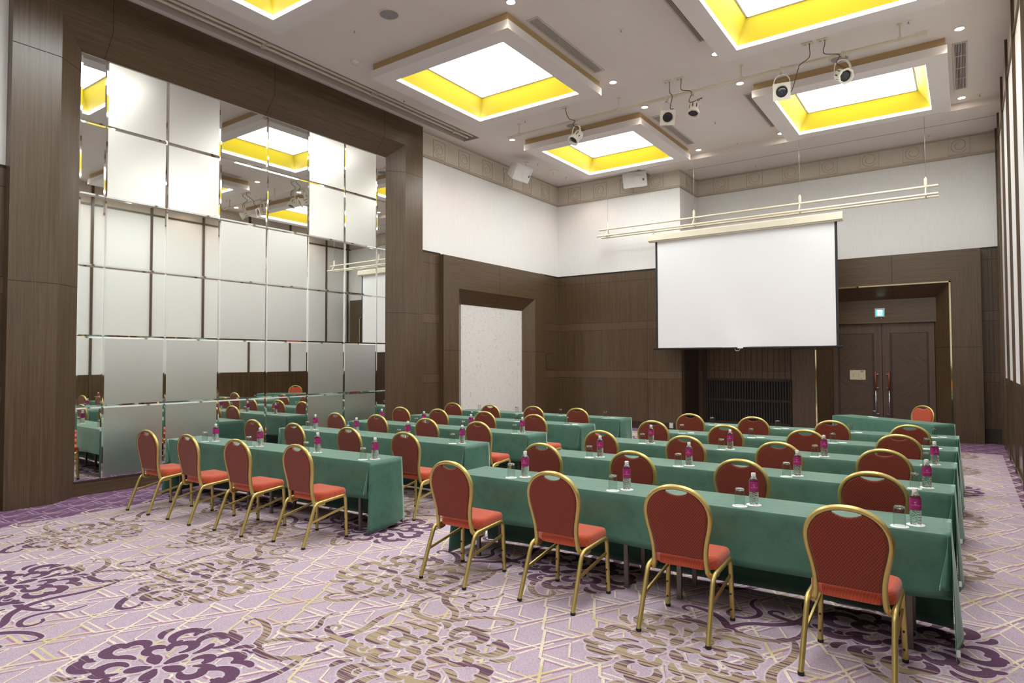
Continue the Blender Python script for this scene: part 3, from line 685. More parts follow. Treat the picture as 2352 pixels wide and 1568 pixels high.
# round ceiling speakers, detectors, sprinklers
rs0 = None
for x, y, lab in ((-6.42, 6.14, 'round grey ceiling speaker near the top edge, left of the large coffer'), (-6.45, 11.27, 'round grey ceiling speaker behind the leftmost theatre spotlight'), (-1.55, 11.23, 'round grey ceiling speaker behind the rightmost theatre spotlight')):
    if rs0 is None:
        rs0 = thing('ceiling_speaker', lab, 'speaker', (x, y, ZC - .014), 0, 'round ceiling speakers')
        bm = NB(); lathe(bm, [(.15, .014), (.15, .004), (.142, 0), (.128, .002), (.126, .012)], 32, cap0=False, cap1=False); obj('ring', bm, 'cream_paint', rs0)
        bm = NB(); lathe(bm, [(.0, .003), (.127, .006)], 28, cap0=False, cap1=False); obj('mesh', bm, 'grey_mesh', rs0)
    else: dup(rs0, (x, y, ZC - .014), 0, lab)
sm = thing('smoke_detector', 'white domed smoke detector on the ceiling left of the large coffer', 'detector', (-7.905, 6.82, ZC - .035), 0, 'smoke detectors')
bm = NB(); lathe(bm, [(.0, 0), (.04, .003), (.06, .016), (.066, .035)], 20, cap0=False, cap1=False); obj('dome', bm, 'white_plastic', sm)
sm2 = thing('smoke_detector', 'flat round detector with a test rod on the ceiling by the far left corner', 'detector', (-8.42, 13.72, ZC - .02), 0, 'smoke detectors')
bm = NB(); lathe(bm, [(.0, 0), (.12, .004), (.125, .02)], 24, cap0=False, cap1=False); obj('disc', bm, 'ivory', sm2)
bm = NB(); tube(bm, [(0, 0, 0), (0, 0, -.11)], .004, 6); obj('rod', bm, 'ivory', sm2)
sp0 = None
for x, y, z, lab in ((-7.15, 6.16, ZC, 'between the round speaker and the smoke detector'), (-8.345, 8.36, ZC, 'beside the ceiling slot left of the large coffer'), (-3.99, 8.39, ZC, 'between the large left coffer and the cropped coffer'), (-4.02, 14.29, ZC, 'above the left half of the screen, near the ceiling step'),
                     (-4.03, 12.79, ZC, 'between the two far coffers'), (-4.02, 15.8, ZLOW, 'on the lowered ceiling above the screen'), (-.57, 10.56, ZC, 'near the right end of the spotlight pipe'), (.30, 14.26, ZC, 'beside the last downlight by the right wall'),
                     (-8.43, 14.36, ZC, 'in the far left corner of the ceiling'), (-8.42, 13.0, ZC, 'beside the white wall speaker at the far left'), (-.54, 15.75, ZLOW, 'on the lowered ceiling at the right'), (-7.1, 10.5, ZC, 'near the left end of the spotlight pipe')):
    lab = 'small ceiling sprinkler ' + lab
    if sp0 is None:
        sp0 = thing('sprinkler', lab, 'sprinkler', (x, y, z - .035), 0, 'ceiling sprinklers')
        bm = NB(); lathe(bm, [(.0, .028), (.04, .029), (.042, .035)], 16, cap0=False, cap1=False); obj('plate', bm, 'ivory', sp0)
        bm = NB(); lathe(bm, [(.0, 0), (.016, .0), (.016, .004), (.006, .006), (.007, .029)], 10, cap0=False, cap1=False); obj('head', bm, 'grey_louver', sp0)
    else: dup(sp0, (x, y, z - .035), 0, lab)

# ---- pipe with theatre spotlights
YP, ZP = 10.585, 6.28
t = thing('spotlight_pipe', 'long cream pipe hung across the ceiling carrying the theatre spotlights', 'pipe', (-3.97, YP, ZP))
bm = NB(); tube(bm, [(-3.6, 0, 0), (3.61, 0, 0)], .024, 12); box(bm, 3.5, 3.62, -.03, .03, -.03, .03); obj('pipe', bm, 'cream_paint', t)
for x in (-7.3, -5.09, -2.9, -.68):
    bm = NB(); tube(bm, [(x + 3.97, 0, .02), (x + 3.97, 0, .2195)], .011, 8); lathe(bm, [(.035, 0), (.035, .008)], 12, 0, (x + 3.97, 0, .2115)); box(bm, x + 3.945, x + 3.995, -.03, .03, -.03, .035); obj('hanger', bm, 'cream_paint', t)
ol0 = None
OUT = [(-6.31, 10.40, 'leftmost, unused, beside the left spotlight cable'), (-6.12, 10.52, 'feeding the leftmost spotlight'), (-4.10, 10.585, 'feeding the square spotlight at the middle'), (-3.89, 10.586, 'feeding the round spotlight at the middle'), (-1.87, 10.55, 'feeding the square spotlight on the right'), (-1.66, 10.56, 'feeding the rightmost spotlight')]
OUT = [(x, y - .14, l) for x, y, l in OUT]
for x, y, lab in OUT:
    lab = 'cream ceiling outlet ' + lab
    if ol0 is None:
        ol0 = thing('ceiling_outlet', lab, 'outlet', (x, y, ZC - .012), 0, 'ceiling outlets')
        bm = NB(); box(bm, -.075, .075, -.05, .05, 0, .0118); obj('plate', bm, 'cream_paint', ol0)
        bm = NB(); lathe(bm, [(.0, -.004), (.018, -.004), (.018, 0)], 12, 0, (-.03, 0, 0), False, False); lathe(bm, [(.0, -.004), (.018, -.004), (.018, 0)], 12, 0, (.03, 0, 0), False, False); obj('socket', bm, 'grey_louver', ol0)
    else: dup(ol0, (x, y, ZC - .012), 0, lab)
def spotlight(x, aim, square, label, out, loop=0.0, drop=.33, sc=1.0):
    t = thing('theatre_spotlight', label, 'spotlight', (x, YP, ZP - drop), 0, 'theatre spotlights')
    D = Vector(aim).normalized(); X = D.cross(Vector((0, 0, 1))).normalized(); Y = X.cross(D)
    def Q(a, b, c): v = (X * a + Y * b + D * c) * sc; return (v.x, v.y, v.z)
    def ring(r, c, n=20): return [Q(r * math.cos(2 * PI * i / n), r * math.sin(2 * PI * i / n), c) for i in range(n)]
    bm = NB(); loft(bm, [ring(.03, -.16), ring(.072, -.155), ring(.085, -.13), ring(.085, .02), ring(.10, .035), ring(.10, .075), ring(.088, .08), ring(.082, .04)], True, True, False); obj('housing', bm, 'ivory', t)
    bm = NB()
    for k in range(8):
        a = 2 * PI * k / 8
        pts = [Q(math.cos(a + s) * .0862, math.sin(a + s) * .0862, c) for s, c in ((-.1, -.10), (.1, -.10), (.1, -.01), (-.1, -.01))]; face(bm, pts)
    obj('vent_slots', bm, 'dark_louver', t, merge=False)
    bm = NB(); loft(bm, [ring(.001, .052), ring(.05, .058), ring(.083, .045)], True, False, False); obj('lens', bm, 'lens', t)
    bm = NB()
    if square:
        h = .128; f = []
        for i in range(32):
            a = 2 * PI * i / 32; c_, s_ = math.cos(a), math.sin(a); m = max(abs(c_), abs(s_)); f.append((h * c_ / m, h * s_ / m))
        loft(bm, [[Q(u, v, .078) for u, v in f], [Q(u, v, .098) for u, v in f], ring(.092, .098, 32), ring(.092, .078, 32)], True, False, False, smooth=False)
    else:
        loft(bm, [ring(.118, .074, 8), ring(.118, .09, 8), ring(.088, .09, 8)], True, False, False, smooth=False)
    obj('colour_frame', bm, 'ivory', t)
    top = Vector((0, 0, drop - .095)); s1 = Vector(Q(.118, 0, -.03)); s2 = Vector(Q(-.118, 0, -.03))
    bm = NB(); u1 = Vector((s1.x, s1.y, top.z - .05)); u2 = Vector((s2.x, s2.y, top.z - .05))
    sweep(bm, smooth_path([s1, s1 * .3 + u1 * .7, u1 * .85 + top * .15, top + Vector((s1.x, s1.y, 0)) * .4, top, top + Vector((s2.x, s2.y, 0)) * .4, u2 * .85 + top * .15, s2 * .3 + u2 * .7, s2], 5), [(-.016, -.004), (.016, -.004), (.016, .004), (-.016, .004)], ref=Vector((0, -1, .2)), smooth=False)
    obj('yoke', bm, 'ivory', t)
    bm = NB(); box(bm, -.018, .018, -.03, .03, drop - .045, drop + .032); tube(bm, [(0, 0, drop - .1), (0, 0, drop - .04)], .012, 8); box(bm, -.03, .012, -.012, .012, drop - .082, drop - .062, 1); obj('clamp', bm, ['cream_paint', 'grey_louver'], t)
    o = Vector((out[0] - x, out[1] - YP, ZC - .012 - (ZP - drop))); b = Vector(Q(-.05, .03, -.17))
    mid = Vector((o.x * .5 + .03, -.05, drop - .02)); bm = NB()
    pts = [o + Vector((.03, 0, 0)), o + Vector((.03, 0, -.06)), Vector((o.x, -.04, drop + .06)), mid + Vector((.05, 0, 0)), mid + Vector((.02, -.02, -.08 - loop)), b + Vector((.10, -.05, -.03 + loop * .5)), b]
    tube(bm, smooth_path(pts, 8), .0065, 6); obj('cable', bm, 'cord_brown', t)
    return t
spotlight(-6.0, (-.25, -.62, -.75), False, 'leftmost theatre spotlight on the pipe, aimed steeply down', OUT[1])
spotlight(-4.17, (.42, -.72, -.50), True, 'theatre spotlight with square frame at the middle of the pipe', OUT[2], .12)
spotlight(-3.70, (.05, -.45, -.88), False, 'round theatre spotlight at the middle of the pipe, aimed down', OUT[3], .10)
spotlight(-2.28, (.18, -.95, -.22), True, 'theatre spotlight with square frame facing the camera, right of centre', OUT[4], 0, .37)
spotlight(-1.41, (.50, -.72, -.50), False, 'rightmost theatre spotlight on the pipe, before the bright coffer', OUT[5], .05)

# ---- white wall speakers
def wall_speaker(loc, aim, roll, label, mount):
    t = thing('wall_speaker', label, 'speaker', loc, 0, 'white wedge speakers'); D = Vector(aim).normalized(); X = D.cross(Vector((0, 0, 1))).normalized(); Y = X.cross(D)
    q = Matrix.Rotation(roll, 3, D); X = q @ X; Y = q @ Y
    def Q(a, b, c): v = X * a + Y * b + D * c; return (v.x, v.y, v.z)
    def rr_(w, h, c, r=.03):
        out = []
        for sx, sy, a0 in ((1, 1, 0), (-1, 1, 90), (-1, -1, 180), (1, -1, 270)):
            for k in range(4): a = R(a0 + k * 30); out.append(Q(sx * (w - r) + r * math.cos(a), sy * (h - r) + r * math.sin(a), c))
        return out
    bm = NB(); loft(bm, [rr_(.17, .115, -.30, .02), rr_(.21, .14, -.28), rr_(.30, .185, -.05), rr_(.30, .185, 0), rr_(.285, .17, .006)], True, True, True); obj('cabinet', bm, 'white_plastic', t, sharp=50)
    bm = NB(); loft(bm, [rr_(.283, .168, .004), rr_(.275, .16, .012)], True, False, True); obj('front_grille', bm, 'white_grille', t)
    bm = NB(); cx = -.07
    loft(bm, [[Q(cx + r * math.cos(2 * PI * i / 28), r * math.sin(2 * PI * i / 28), c) for i in range(28)] for r, c in ((.135, .0125), (.13, .015), (.001, .0145))], True); obj('woofer', bm, 'white_grille', t)
    bm = NB(); c = .0165; face(bm, [Q(-.205, -.04, c), Q(-.25, -.04, c), Q(-.25, .01, c), Q(-.205, .01, c)])
    face(bm, [Q(-.224, -.032, c + .001), Q(-.23, -.032, c + .001), Q(-.23, .004, c + .001), Q(-.224, .004, c + .001)], 1); obj('badge', bm, ['black', 'cap_white'], t, merge=False)
    m = Vector(mount) - Vector(loc); b = Vector(Q(0, .10, -.16)); bm = NB(); tube(bm, [b, (m.x, m.y, b.z + .1), m], .016, 8); lathe(bm, [(.06, -.01), (.06, 0)], 16, 0, tuple(m)); obj('bracket', bm, 'white_plastic', t)
wall_speaker((-8.42, 12.35, 6.10), (.88, -.05, -.48), 0, 'white wedge speaker hung in the far left corner beside the frieze', (-8.6, 12.75, ZC))
wall_speaker((-6.62, 14.62, 6.18), (.10, -.93, -.36), R(0), 'white wedge speaker below the far left coffer, before the front wall', (-6.62, 14.85, ZC))

# ---- hanging pipe rack and projection screen
YT = 14.55
t = thing('hanging_pipe_rack', 'cream three-pipe rack hung on wires above the projection screen', 'rack', (-3.97, YT, 4.84))
for y, z in ((0, .18), (-.125, 0), (.125, 0)):
    bm = NB(); tube(bm, [(-3.6, y, z), (3.61, y, z)], .024, 12); obj('pipe', bm, 'cream_paint', t)
for x, zt in ((-7.33, ZC), (-5.10, ZC), (-2.81, ZLOW), (-.565, ZLOW)):
    if x < -6.4: zt = ZC
    elif True: zt = ZLOW
    u = x + 3.97; bm = NB(); lathe(bm, [(.03, .18), (.03, .33), (.018, .35), (.004, .375)], 12, 0, (u, 0, 0)); tube(bm, [(u, -.125, 0), (u, 0, .18), (u, .125, 0)], .014, 8, ref=Vector((1, 0, 0))); tube(bm, [(u, -.15, -.01), (u, .15, -.01)], .012, 8); obj('hanger', bm, 'cream_paint', t)
    bm = NB(); tube(bm, [(u, 0, .37), (u, 0, zt - 4.84)], .0035, 6); obj('wire', bm, 'cable_steel', t)
YS = 14.45
t = thing('projection_screen', 'large white projection screen with black edges hanging from the pipe rack', 'screen', (-4.055, YS, 1.96))
SX0, SX1, SZ0, SZ1 = -6.02 + 4.055, -2.09 + 4.055, .03, 2.57
bm = NB(); box(bm, -6.17 + 4.055, -1.98 + 4.055, -.09, .07, 2.57, 2.755); bmesh.ops.bevel(bm, geom=[e for e in bm.edges if abs(e.verts[0].co.x - e.verts[1].co.x) > 1], offset=.03, segments=3, affect='EDGES'); obj('casing', bm, 'cream_paint', t)
def sheet(x0, x1, z0, z1, nx, nz, fn):
    bm = NB(); P = [[bm.verts.new((x0 + (x1 - x0) * i / nx, fn(i / nx, j / nz), z0 + (z1 - z0) * j / nz)) for i in range(nx + 1)] for j in range(nz + 1)]
    for j in range(nz):
        for i in range(nx): f = bm.faces.new((P[j][i], P[j][i + 1], P[j + 1][i + 1], P[j + 1][i])); f.smooth = True
    return bm
def wav(u, v): return -.022 * math.exp(-((u - .22 - .25 * (1 - v) ** 2) / .09) ** 2) * (1 - v) * 1.2 + .02 * math.exp(-((u - .36 - .3 * (1 - v)) / .12) ** 2) * (1 - v) ** 1.5
bm = sheet(SX0 + .05, SX1 - .05, SZ0, SZ1, 60, 40, wav); obj('fabric', bm, 'screen_white', t, merge=False)
for a, b in ((SX0, SX0 + .052), (SX1 - .052, SX1)):
    bm = NB(); box(bm, a, b, -.002, .002, SZ0, SZ1); obj('border', bm, 'screen_border', t)
bm = NB(); tube(bm, [(SX0 - .06, 0, .015), (SX1 + .06, 0, .015)], .022, 10); obj('bottom_bar', bm, 'screen_border', t)
bm = NB(); box(bm, -.06, .06, -.03, -.02, .003, .033); tube(bm, [(-.12, -.01, .0), (-.10, -.02, -.05), (-.03, -.02, -.05), (0, -.02, 0)], .004, 5); obj('pull_tab', bm, 'cap_white', t)
for x in (-2.0, 2.03):
    bm = NB(); tube(bm, [(x, -.02, 2.75), (x, -.025, 2.86)], .008, 6); box(bm, x - .03, x + .03, -.05, .0, 2.745, 2.77); obj('hook', bm, 'grey_louver', t)

# ================================================================== FURNITURE
# ---- banquet chair (faces +y; origin on the floor between its feet)
def ylean(z): return -.098 - .07 * min(1, max(0, (z - .40) / .52)) ** .8
half = [(0, .909), (.04, .907), (.08, .898), (.12, .881), (.155, .855), (.182, .822), (.200, .782), (.2065, .740), (.204, .700), (.196, .655), (.184, .605), (.174, .555), (.168, .505), (.168, .455), (.171, .420)]
TUBE = []
for i in range(16):
    a = 2 * PI * i / 16; k = 1 - .10 * (1 if i in (3, 5, 11, 13) else 0)
    TUBE.append((.0150 * k * math.cos(a), .0175 * k * math.sin(a)))
def make_chair(label, group):
    t = thing('banquet_chair', label, 'chair', (0, 0, 0), 0, group)
    pts = [(x, ylean(z), z) for x, z in half]; right = pts[1:] + [(.176, -.100, .390), (.186, -.080, .368), (.197, -.045, .362), (.204, .0, .368)]
    path = [(-x, y, z) for x, y, z in right[::-1]] + [pts[0]] + right
    bm = NB(); sweep(bm, smooth_path(path, 3), TUBE, ref=Vector((1, 0, 0))); obj('back_frame', bm, 'gold_frame', t, sharp=60)
    # upholstered back with a scooped top edge
    out = []; d = .0125
    for i, (x, z) in enumerate(half):
        a = half[max(0, i - 1)]; b = half[min(len(half) - 1, i + 1)]; tx, tz = b[0] - a[0], b[1] - a[1]; l = math.hypot(tx, tz); out.append((x + tz / l * d, z - tx / l * d))
    side = [(x, z) for x, z in out if .485 < z < .8895 and x > .075] + [(.153, .472)]
    scoop = [(x, .858 + .027 * (x / .085) ** 2) for x in (.072, .05, .025)]
    loop = [(x, z) for x, z in side[::-1]] + scoop + [(0, .858)] + [(-x, z) for x, z in scoop[::-1]] + [(-x, z) for x, z in side]
    n = len(loop)
    def inset(d):
        r = []
        for i in range(n):
            a, b = Vector(loop[i - 1]), Vector(loop[(i + 1) % n]); tt = (b - a).normalized(); nn = Vector((-tt.y, tt.x)); r.append((loop[i][0] + nn.x * d, loop[i][1] + nn.y * d))
        return r
    def lay(d, h): return [(x, ylean(z) + h, z) for x, z in inset(d)]
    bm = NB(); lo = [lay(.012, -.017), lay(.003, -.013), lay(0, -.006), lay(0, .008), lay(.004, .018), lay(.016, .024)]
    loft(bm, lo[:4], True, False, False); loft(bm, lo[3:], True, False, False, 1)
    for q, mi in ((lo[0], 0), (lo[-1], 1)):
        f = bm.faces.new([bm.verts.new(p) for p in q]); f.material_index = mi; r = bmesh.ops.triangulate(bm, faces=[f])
    obj('backrest', bm, ['fabric_back_shaded', 'fabric_front_lit'], t)
    # seat
    def sloop(g, z):
        r = []; 
        out = [(.213, .0), (.215, .06)]
        for cx, cy, a0 in ((.160, .220, 0), (-.160, .220, 90)): out += [(cx + .055 * math.cos(R(a0 + k * 22.5)), cy + .055 * math.sin(R(a0 + k * 22.5))) for k in range(5)]
        out += [(-.215, .06), (-.213, .0), (-.203, -.03), (-.178, -.052), (-.155, -.066), (-.142, -.084), (-.12, -.09), (0, -.091), (.12, -.09), (.142, -.084), (.155, -.066), (.178, -.052), (.203, -.03)]
        m = len(out)
        for k in range(m):
            a, b = Vector(out[k - 1]), Vector(out[(k + 1) % m]); d = (b - a).normalized(); r.append((out[k][0] - d.y * g, out[k][1] + d.x * g, z))
        return r
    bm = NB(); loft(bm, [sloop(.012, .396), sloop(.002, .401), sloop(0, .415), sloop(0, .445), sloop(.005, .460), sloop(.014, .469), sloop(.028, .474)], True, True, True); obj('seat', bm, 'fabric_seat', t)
    for s in (-1, 1):
        X = .212 * s
        rail = smooth_path([(X, -.128, .330), (X, -.112, .360), (X, -.085, .379), (X, -.04, .386), (X, .08, .396), (X, .19, .404), (X, .222, .402), (X, .241, .385), (X, .247, .35)], 4)
        bm = NB(); sweep(bm, rail, TUBE, ref=Vector((1, 0, 0))); obj('seat_rail', bm, 'gold_frame', t, sharp=60)
        for nm, a, b in (('rear', (X + .008 * s, -.25, .014), (X, -.128, .332)), ('front', (X + .008 * s, .252, .014), (X, .247, .352))):
            bm = NB(); sweep(bm, [a, b], TUBE, ref=Vector((1, 0, 0)))
            lg = obj('leg', bm, 'gold_frame', t, sharp=60)
            if nm == 'front':
                for z in (.075, .175):
                    bm = NB(); q = (X + .004 * s, .247 - .014, z); tube(bm, [(q[0], q[1], z), (q[0], q[1] - .006, z)], .0065, 8); c = obj('bumper', bm, 'rubber', t); c.parent = lg; c.location -= lg.location
            bm = NB(); lathe(bm, [(.016, 0), (.0175, .003), (.0175, .018), (.012, .020)], 12, 0, (a[0], a[1] , 0)); c = obj('foot_cap', bm, 'rubber', t); c.parent = lg; c.location -= lg.location
        bm = NB(); sweep(bm, [(X, -.172, .215), (X, .246, .295)], [(-.006, -.010), (.006, -.010), (.006, .010), (-.006, .010)], ref=Vector((1, 0, 0)), smooth=False); obj('stretcher', bm, 'gold_frame', t)
    return t
ORD = ['leftmost', 'second from left', 'third from left', 'rightmost']; ROW = ['front', 'second', 'third', 'fourth', 'fifth']
CH_R = [[(-3.30, 3.82), (-2.393, 3.868), (-1.497, 3.885), (-.536, 3.858)], [(-3.297, 5.14), (-2.369, 5.13), (-1.462, 5.185), (-.549, 5.12)], [(-3.345, 6.44), (-2.389, 6.47), (-1.475, 6.48), (-.60, 6.463)],
        [(-3.33, 7.86), (-2.395, 7.83), (-1.48, 7.78), (-.59, 7.82)], [(-3.32, 9.2), (-2.42, 9.17), (-1.43, 9.15), (-.567, 9.05)]]
CH_L = [[(-7.669, 3.587), (-6.838, 3.621), (-6.004, 3.675), (-5.15, 3.766)], [(-7.85, 5.05), (-6.97, 5.055), (-5.985, 5.10), (-5.065, 5.10)], [(-7.83, 6.42), (-7.05, 6.53), (-6.03, 6.485), (-5.15, 6.51)],
        [(-7.89, 7.85), (-7.06, 7.88), (-6.10, 7.88), (-5.155, 7.84)], [(-7.89, 9.21), (-6.97, 9.16), (-6.10, 9.25), (-5.25, 9.27)]]
c0 = None
for blk, CH in (('right', CH_R), ('left', CH_L)):
    for r, rowp in enumerate(CH):
        for s, (x, y) in enumerate(rowp):
            lab = f'red and gold banquet chair, {ORD[s]} of the {ROW[r]} row, {blk} block'; rz = R(random.uniform(-1.6, 1.6)) + (R(1.5) if blk == 'left' and r == 0 else 0)
            p = (x, y + .158, 0)
            if c0 is None: c0 = make_chair(lab, 'banquet chairs at the rows of tables'); c0.location = p; c0.rotation_euler = (0, 0, rz)
            else: dup(c0, p, rz, lab)
o = dup(c0, (-.63 + .11, 12.957 - .10, 0), PI + R(-38), 'red and gold banquet chair facing the room behind the slanted front table'); o['group'] = 'speaker seat'
o.location = (-.71, 12.85, 0)

# ---- conference tables and their cloths
def make_table(label, group):
    t = thing('folding_table', label, 'table', (0, 0, 0), 0, group)
    bm = NB(); box(bm, -.895, .895, -.213, .213, .67, .695); obj('tabletop', bm, 'wood_dark', t)
    for sx in (-1, 1):
        for sy in (-1, 1):
            bm = NB(); x, y = sx * .70, sy * .16; box(bm, x - .016, x + .016, y - .013, y + .013, 0, .67); obj('leg', bm, 'steel_leg', t)
    bm = NB()
    for sx in (-1, 1): box(bm, sx * .70 - .012, sx * .70 + .012, -.16, .16, .62, .645)
    obj('crossbar', bm, 'steel_leg', t)
    return t
def tablecloth(x0, x1, yf, depth, drop, rz, label, group, side, seed, backdrop=.685, bulge=.03):
    """local x along the table, y=0 front edge; front flap drops by `drop`, back and ends to the floor"""
    rnd = random.Random(seed); L = x1 - x0; zt = .704; bm = NB(); nx = 72; ph = [rnd.uniform(0, 6) for _ in range(6)]
    prof = []
    zf = zt - drop
    for k in range(9): prof.append(('f', k / 8))
    for k in range(5): prof.append(('t', k / 4))
    for k in range(9): prof.append(('b', k / 8))
    def P(u, kind, v):
        x = (u - .5) * L; e = min(u, 1 - u) * L
        if kind == 'f':
            h = 1 - v                                            # 1 at hem
            y = -.006 - .020 * h + .010 * h * math.sin(x * 3.1 + ph[0]) + .006 * h * math.sin(x * 9 + ph[1]) + .03 * h * math.exp(-(e / .10) ** 2)
            return (x + .0 * h, y, zt - .012 - (drop - .012) * h + .008 * h * math.sin(x * 2.3 + ph[2]))
        if kind == 't':
            return (x, -.002 + (depth + .004) * v, zt + .0015 * math.sin(x * 4 + v * 3 + ph[3]) * (0 < v < 1))
        h = v; y = depth + .006 + (.02 + bulge * math.sin(PI * u) ** .6 * (.6 + .4 * math.sin(x * 1.1 + ph[4]) ** 2)) * h ** 1.3
        return (x, y, zt - .012 - (backdrop - .012) * h)
    G = [[bm.verts.new(P(i / nx, *p)) for p in prof] for i in range(nx + 1)]
    for i in range(nx):
        for j in range(len(prof) - 1): f = bm.faces.new((G[i][j], G[i + 1][j], G[i + 1][j + 1], G[i][j + 1])); f.smooth = True
    # ends: flap to the floor, gathered fold at the front corner
    for s in (-1, 1):
        xe = s * L / 2; ny, nz = 14, 14; E = []
        for a in range(ny + 1):
            v = a / ny; col = []
            for b in range(nz + 1):
                h = b / nz; y0, y1 = -.006 - .045 * h, depth + .012 + .03 * h
                x = xe + s * (.003 + .022 * h + .016 * h * math.sin(v * 7 + ph[5] + s) + .012 * math.sin(PI * v) * h)
                z = zt - .004 - h * (.690 - .06 * v * (1 if s > 0 else .4)) if b else zt
                col.append(bm.verts.new((x, y0 + (y1 - y0) * v, z)))
            E.append(col)
        for a in range(ny):
            for b in range(nz): f = bm.faces.new((E[a][b], E[a + 1][b], E[a + 1][b + 1], E[a][b + 1])); f.smooth = True
        F = []
        for a in range(7):                                       # hanging ear of spare cloth
            v = a / 6; col = []
            for b in range(9):
                h = b / 8; w = .085 * math.sin(PI * min(1, h * .5 + .08)) ; ang = PI * v
                col.append(bm.verts.new((xe - s * (.012 + w * .55 * math.sin(ang) * h), -.008 - .028 * h - w * .22 * math.sin(ang * 2) * h + .04 * v * h, zt - .006 - h * (min(drop, .37) * (.80 + .1 * math.sin(ang)) - .05 * v * h))))
            F.append(col)
        for a in range(6):
            for b in range(8): f = bm.faces.new((F[a][b], F[a + 1][b], F[a + 1][b + 1], F[a][b + 1])); f.smooth = True
    bmesh.ops.translate(bm, verts=bm.verts, vec=(0, -depth / 2, 0))
    o = obj('tablecloth', bm, 'green_cloth', None, sharp=70, pivot=(0, 0, 0), merge=False)
    c, s_ = math.cos(rz), math.sin(rz); mx = (x0 + x1) / 2
    o.location = (mx - s_ * depth / 2, yf + c * depth / 2, 0); o.rotation_euler = (0, 0, rz)
    sd = o.modifiers.new('thickness', 'SOLIDIFY'); sd.thickness = .0025; sd.offset = 1
    tag(o, label, 'tablecloth', group)
    if side == 2:                                                # small white laundry tag on the corner of the end flap
        bm = NB(); xe = L / 2 + .028; y0 = -depth / 2 - .048
        box(bm, xe - .012, xe + .006, y0 - .003, y0 - .001, .05, .09); g = obj('care_tag', bm, 'tag_white', o)
    return o
YR = [4.40, 5.775, 7.125, 8.445, 9.765]; YL = [4.275, 5.83, 7.145, 8.575, 9.93]
T0 = None
for blk, YY, x0, x1 in (('right', YR, -3.72, -.09), ('left', YL, -8.40, -4.80)):
    for r, y in enumerate(YY):
        rz = R(2.7) if blk == 'left' and r == 0 else (R(.6) if blk == 'right' and r == 0 else R(random.uniform(-.4, .4)))
        lab = f'green cloth over the {ROW[r]} row of tables, {blk} block'
        tablecloth(x0, x1, y, .445, .365, rz, lab, 'green tablecloths over the rows', 2 if blk == 'right' and r < 3 else 1, 10 * r + (blk == 'left'), bulge=.13 if r == 0 else .0)
        if r < 2 or (blk == 'left' and r < 3):
            for k, wd in ((-1, 'left'), (1, 'right')):
                mx = (x0 + x1) / 2; c, s_ = math.cos(rz), math.sin(rz); u = k * .905; v = .2225
                p = (mx + u * c - v * s_, y + u * s_ + v * c, 0); tl = f'{wd} folding table under the green cloth of the {ROW[r]} row, {blk} block'
                if T0 is None: T0 = make_table(tl, 'folding tables under the cloths'); T0.location = p; T0.rotation_euler = (0, 0, rz)
                else: dup(T0, p, rz, tl)
# slanted front table
LZ = R(-35.2); LC = Vector((-1.07, 12.43))
f0 = LC - Vector((-math.sin(LZ), math.cos(LZ))) * .2225
tablecloth(f0.x - .95, f0.x + .95, f0.y, .445, .69, LZ, 'green cloth over the slanted front table before the entrance doors', 'front table cloth', 1, 77, bulge=.005)

# ---- place settings: coaster, upturned glass, coaster, bottle
def make_bottle(label):
    t = thing('water_bottle', label, 'bottle', (0, 0, 0), 0, 'water bottles with plum labels')
    def sq(r, z, k, n=32):
        out = []
        for i in range(n):
            a = 2 * PI * (i + .5) / n; m = (abs(math.cos(a)) ** k + abs(math.sin(a)) ** k) ** (-1 / k); out.append((r * m * math.cos(a), r * m * math.sin(a), z))
        return out
    bm = NB(); loft(bm, [sq(.022, .001, 3), sq(.028, .004, 4), sq(.0305, .012, 4), sq(.0305, .085, 4), sq(.0295, .089, 4), sq(.030, .092, 4), sq(.030, .160, 4), sq(.0285, .166, 4), sq(.0145, .190, 2), sq(.0125, .194, 2), sq(.0125, .20, 2)], True, True, True); obj('body', bm, 'bottle_plastic', t)
    bm = NB(); loft(bm, [sq(.0306, .093, 4), sq(.0310, .0935, 4), sq(.0310, .159, 4), sq(.0306, .1595, 4)], True); obj('label', bm, 'label_plum', t)
    bm = NB(); lathe(bm, [(.0135, .193), (.0155, .194), (.0158, .212), (.0145, .2165), (.0, .2168)], 20, cap1=False); obj('cap', bm, 'cap_white', t)
    # printed crest and lettering, a bowed flat on the label front
    bm = NB(); dg = None
    def txt(s, size, z):
        cu = bpy.data.curves.new('lettering', 'FONT'); cu.body = s; cu.size = size; cu.align_x = 'CENTER'; cu.resolution_u = 2
        to = bpy.data.objects.new('lettering', cu); COL.objects.link(to); bpy.context.view_layer.update(); dg = bpy.context.evaluated_depsgraph_get()
        me = bpy.data.meshes.new_from_object(to.evaluated_get(dg)); me.transform(Matrix.Translation((0, -.0316, z)) @ Matrix.Rotation(PI / 2, 4, 'X')); bm.from_mesh(me)
        bpy.data.objects.remove(to); bpy.data.curves.remove(cu); bpy.data.meshes.remove(me)
    txt('ANA', .0055, .1255); txt('CROWNE PLAZA', .0060, .1185);
    for k in range(4):
        a0 = R(150 - 32 * k); tube(bm, [(-.0045 + .003 * k + .0022 * math.cos(a0 + i * .5), -.0316, .1385 + .0028 * math.sin(a0 + i * .5)) for i in range(7)], .0005, 4, ref=Vector((0, 1, 0)))
    obj('label_print', bm, 'label_ink', t, merge=False)
    return t
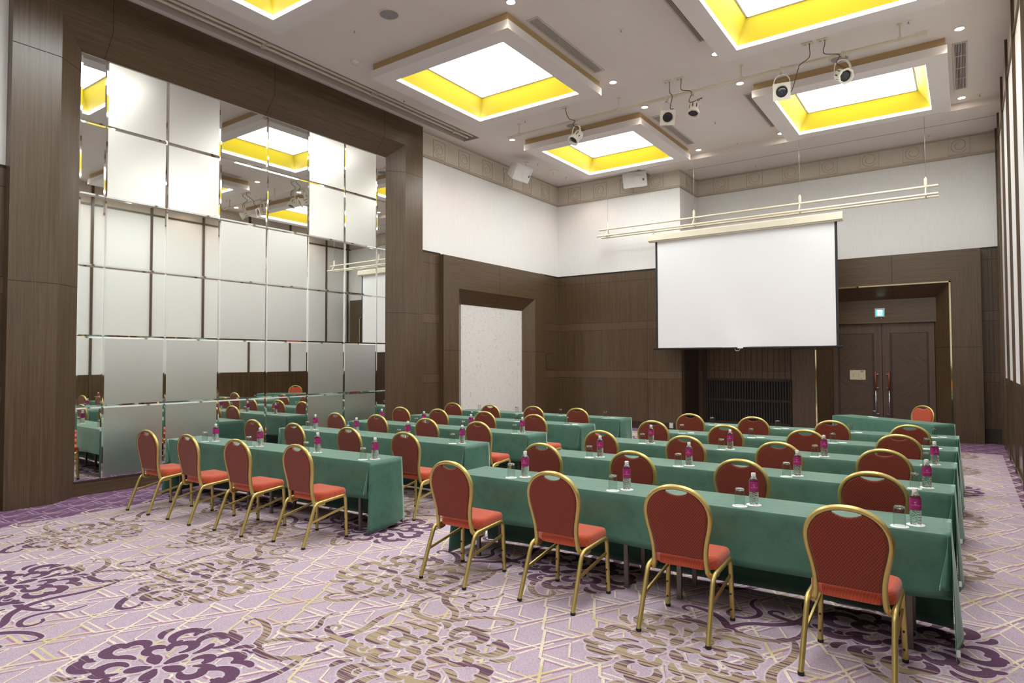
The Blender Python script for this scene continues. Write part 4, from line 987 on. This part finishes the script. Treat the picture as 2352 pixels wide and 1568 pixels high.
def make_glass(label):
    t = thing('tumbler', label, 'glass', (0, 0, 0), 0, 'upturned water glasses')
    bm = NB(); lathe(bm, [(.0004, .104), (.026, .104), (.0290, .100), (.0311, .06), (.0320, .002), (.0330, .0005), (.0338, .002), (.0330, .06), (.0310, .116), (.029, .1195), (.0004, .1195)], 28)
    obj('bowl', bm, 'tumbler_glass', t)
    bm = NB(); lathe(bm, [(.0004, .1045), (.024, .1045), (.0278, .107), (.0295, .112), (.0298, .117), (.028, .1188), (.0004, .1188)], 28); obj('base', bm, 'thick_glass', t); return t
def make_coaster(label):
    bm = NB(); lathe(bm, [(.049, 0), (.050, .0006), (.049, .0016), (.0, .0016)], 36, cap1=False); o = obj('coaster', bm, 'coaster', pivot=(0, 0, 0)); return tag(o, label, 'coaster', 'white paper coasters')
def cpy(o, loc, label): q = o.copy(); COL.objects.link(q); q.location = loc; q['label'] = label; return q
BX = {'right': [-3.112, -2.163, -1.213, -.265], 'left': [-7.80, -6.88, -5.93, -5.01]}
B0 = G0 = K0 = None
SEAT = ['first', 'second', 'third', 'fourth']; ZT = .7065
for blk, YY in (('right', YR), ('left', YL)):
    for r, y in enumerate(YY):
        for s in range(4):
            bx = BX[blk][s] + random.uniform(-.02, .02); by = y + .175 + random.uniform(-.01, .01)
            if blk == 'left' and r == 0: bx = [-7.68, -6.79, -5.803, -4.93][s]; by += (bx + 8.4) * math.tan(R(2.7)) - .07
            gx, gy = bx - .065 - random.uniform(0, .012), by - .095 + random.uniform(-.006, .006)
            if r >= 3: gx -= .02
            if r == 0 and blk == 'left': pass
            where = f'{SEAT[s]} seat from left, {ROW[r]} row, {blk} block'
            for (px, py), nm in (((gx, gy), 'under the glass'), ((bx, by), 'under the bottle' if r < 3 else 'left empty')):
                lab = f'white paper coaster {nm}, {where}'
                if K0 is None: K0 = make_coaster(lab); K0.location = (px, py, ZT)
                else: cpy(K0, (px, py, ZT), lab)
            lab = f'upturned glass tumbler on a coaster, {where}'
            if G0 is None: G0 = make_glass(lab); G0.location = (gx, gy, ZT + .0016)
            else: dup(G0, (gx, gy, ZT + .0016), random.uniform(0, 6), lab)
            if r < 3:
                lab = f'water bottle with plum label, {where}'; rz = R(random.uniform(5, 30)) if blk == 'right' else R(random.uniform(-10, 25))
                if B0 is None: B0 = make_bottle(lab); B0.location = (bx, by, ZT + .0016); B0.rotation_euler = (0, 0, rz)
                else: dup(B0, (bx, by, ZT + .0016), rz, lab)
uL = Vector((math.cos(LZ), math.sin(LZ))); vL = Vector((-uL.y, uL.x))
p = LC - uL * .36 + vL * .10; cpy(K0, (p.x, p.y, ZT), 'white paper coaster under the glass on the slanted front table'); dup(G0, (p.x, p.y, ZT + .0016), 0, 'upturned glass tumbler on the slanted front table')
p = LC - uL * .47 + vL * .13; cpy(K0, (p.x, p.y, ZT), 'empty white paper coaster on the slanted front table')
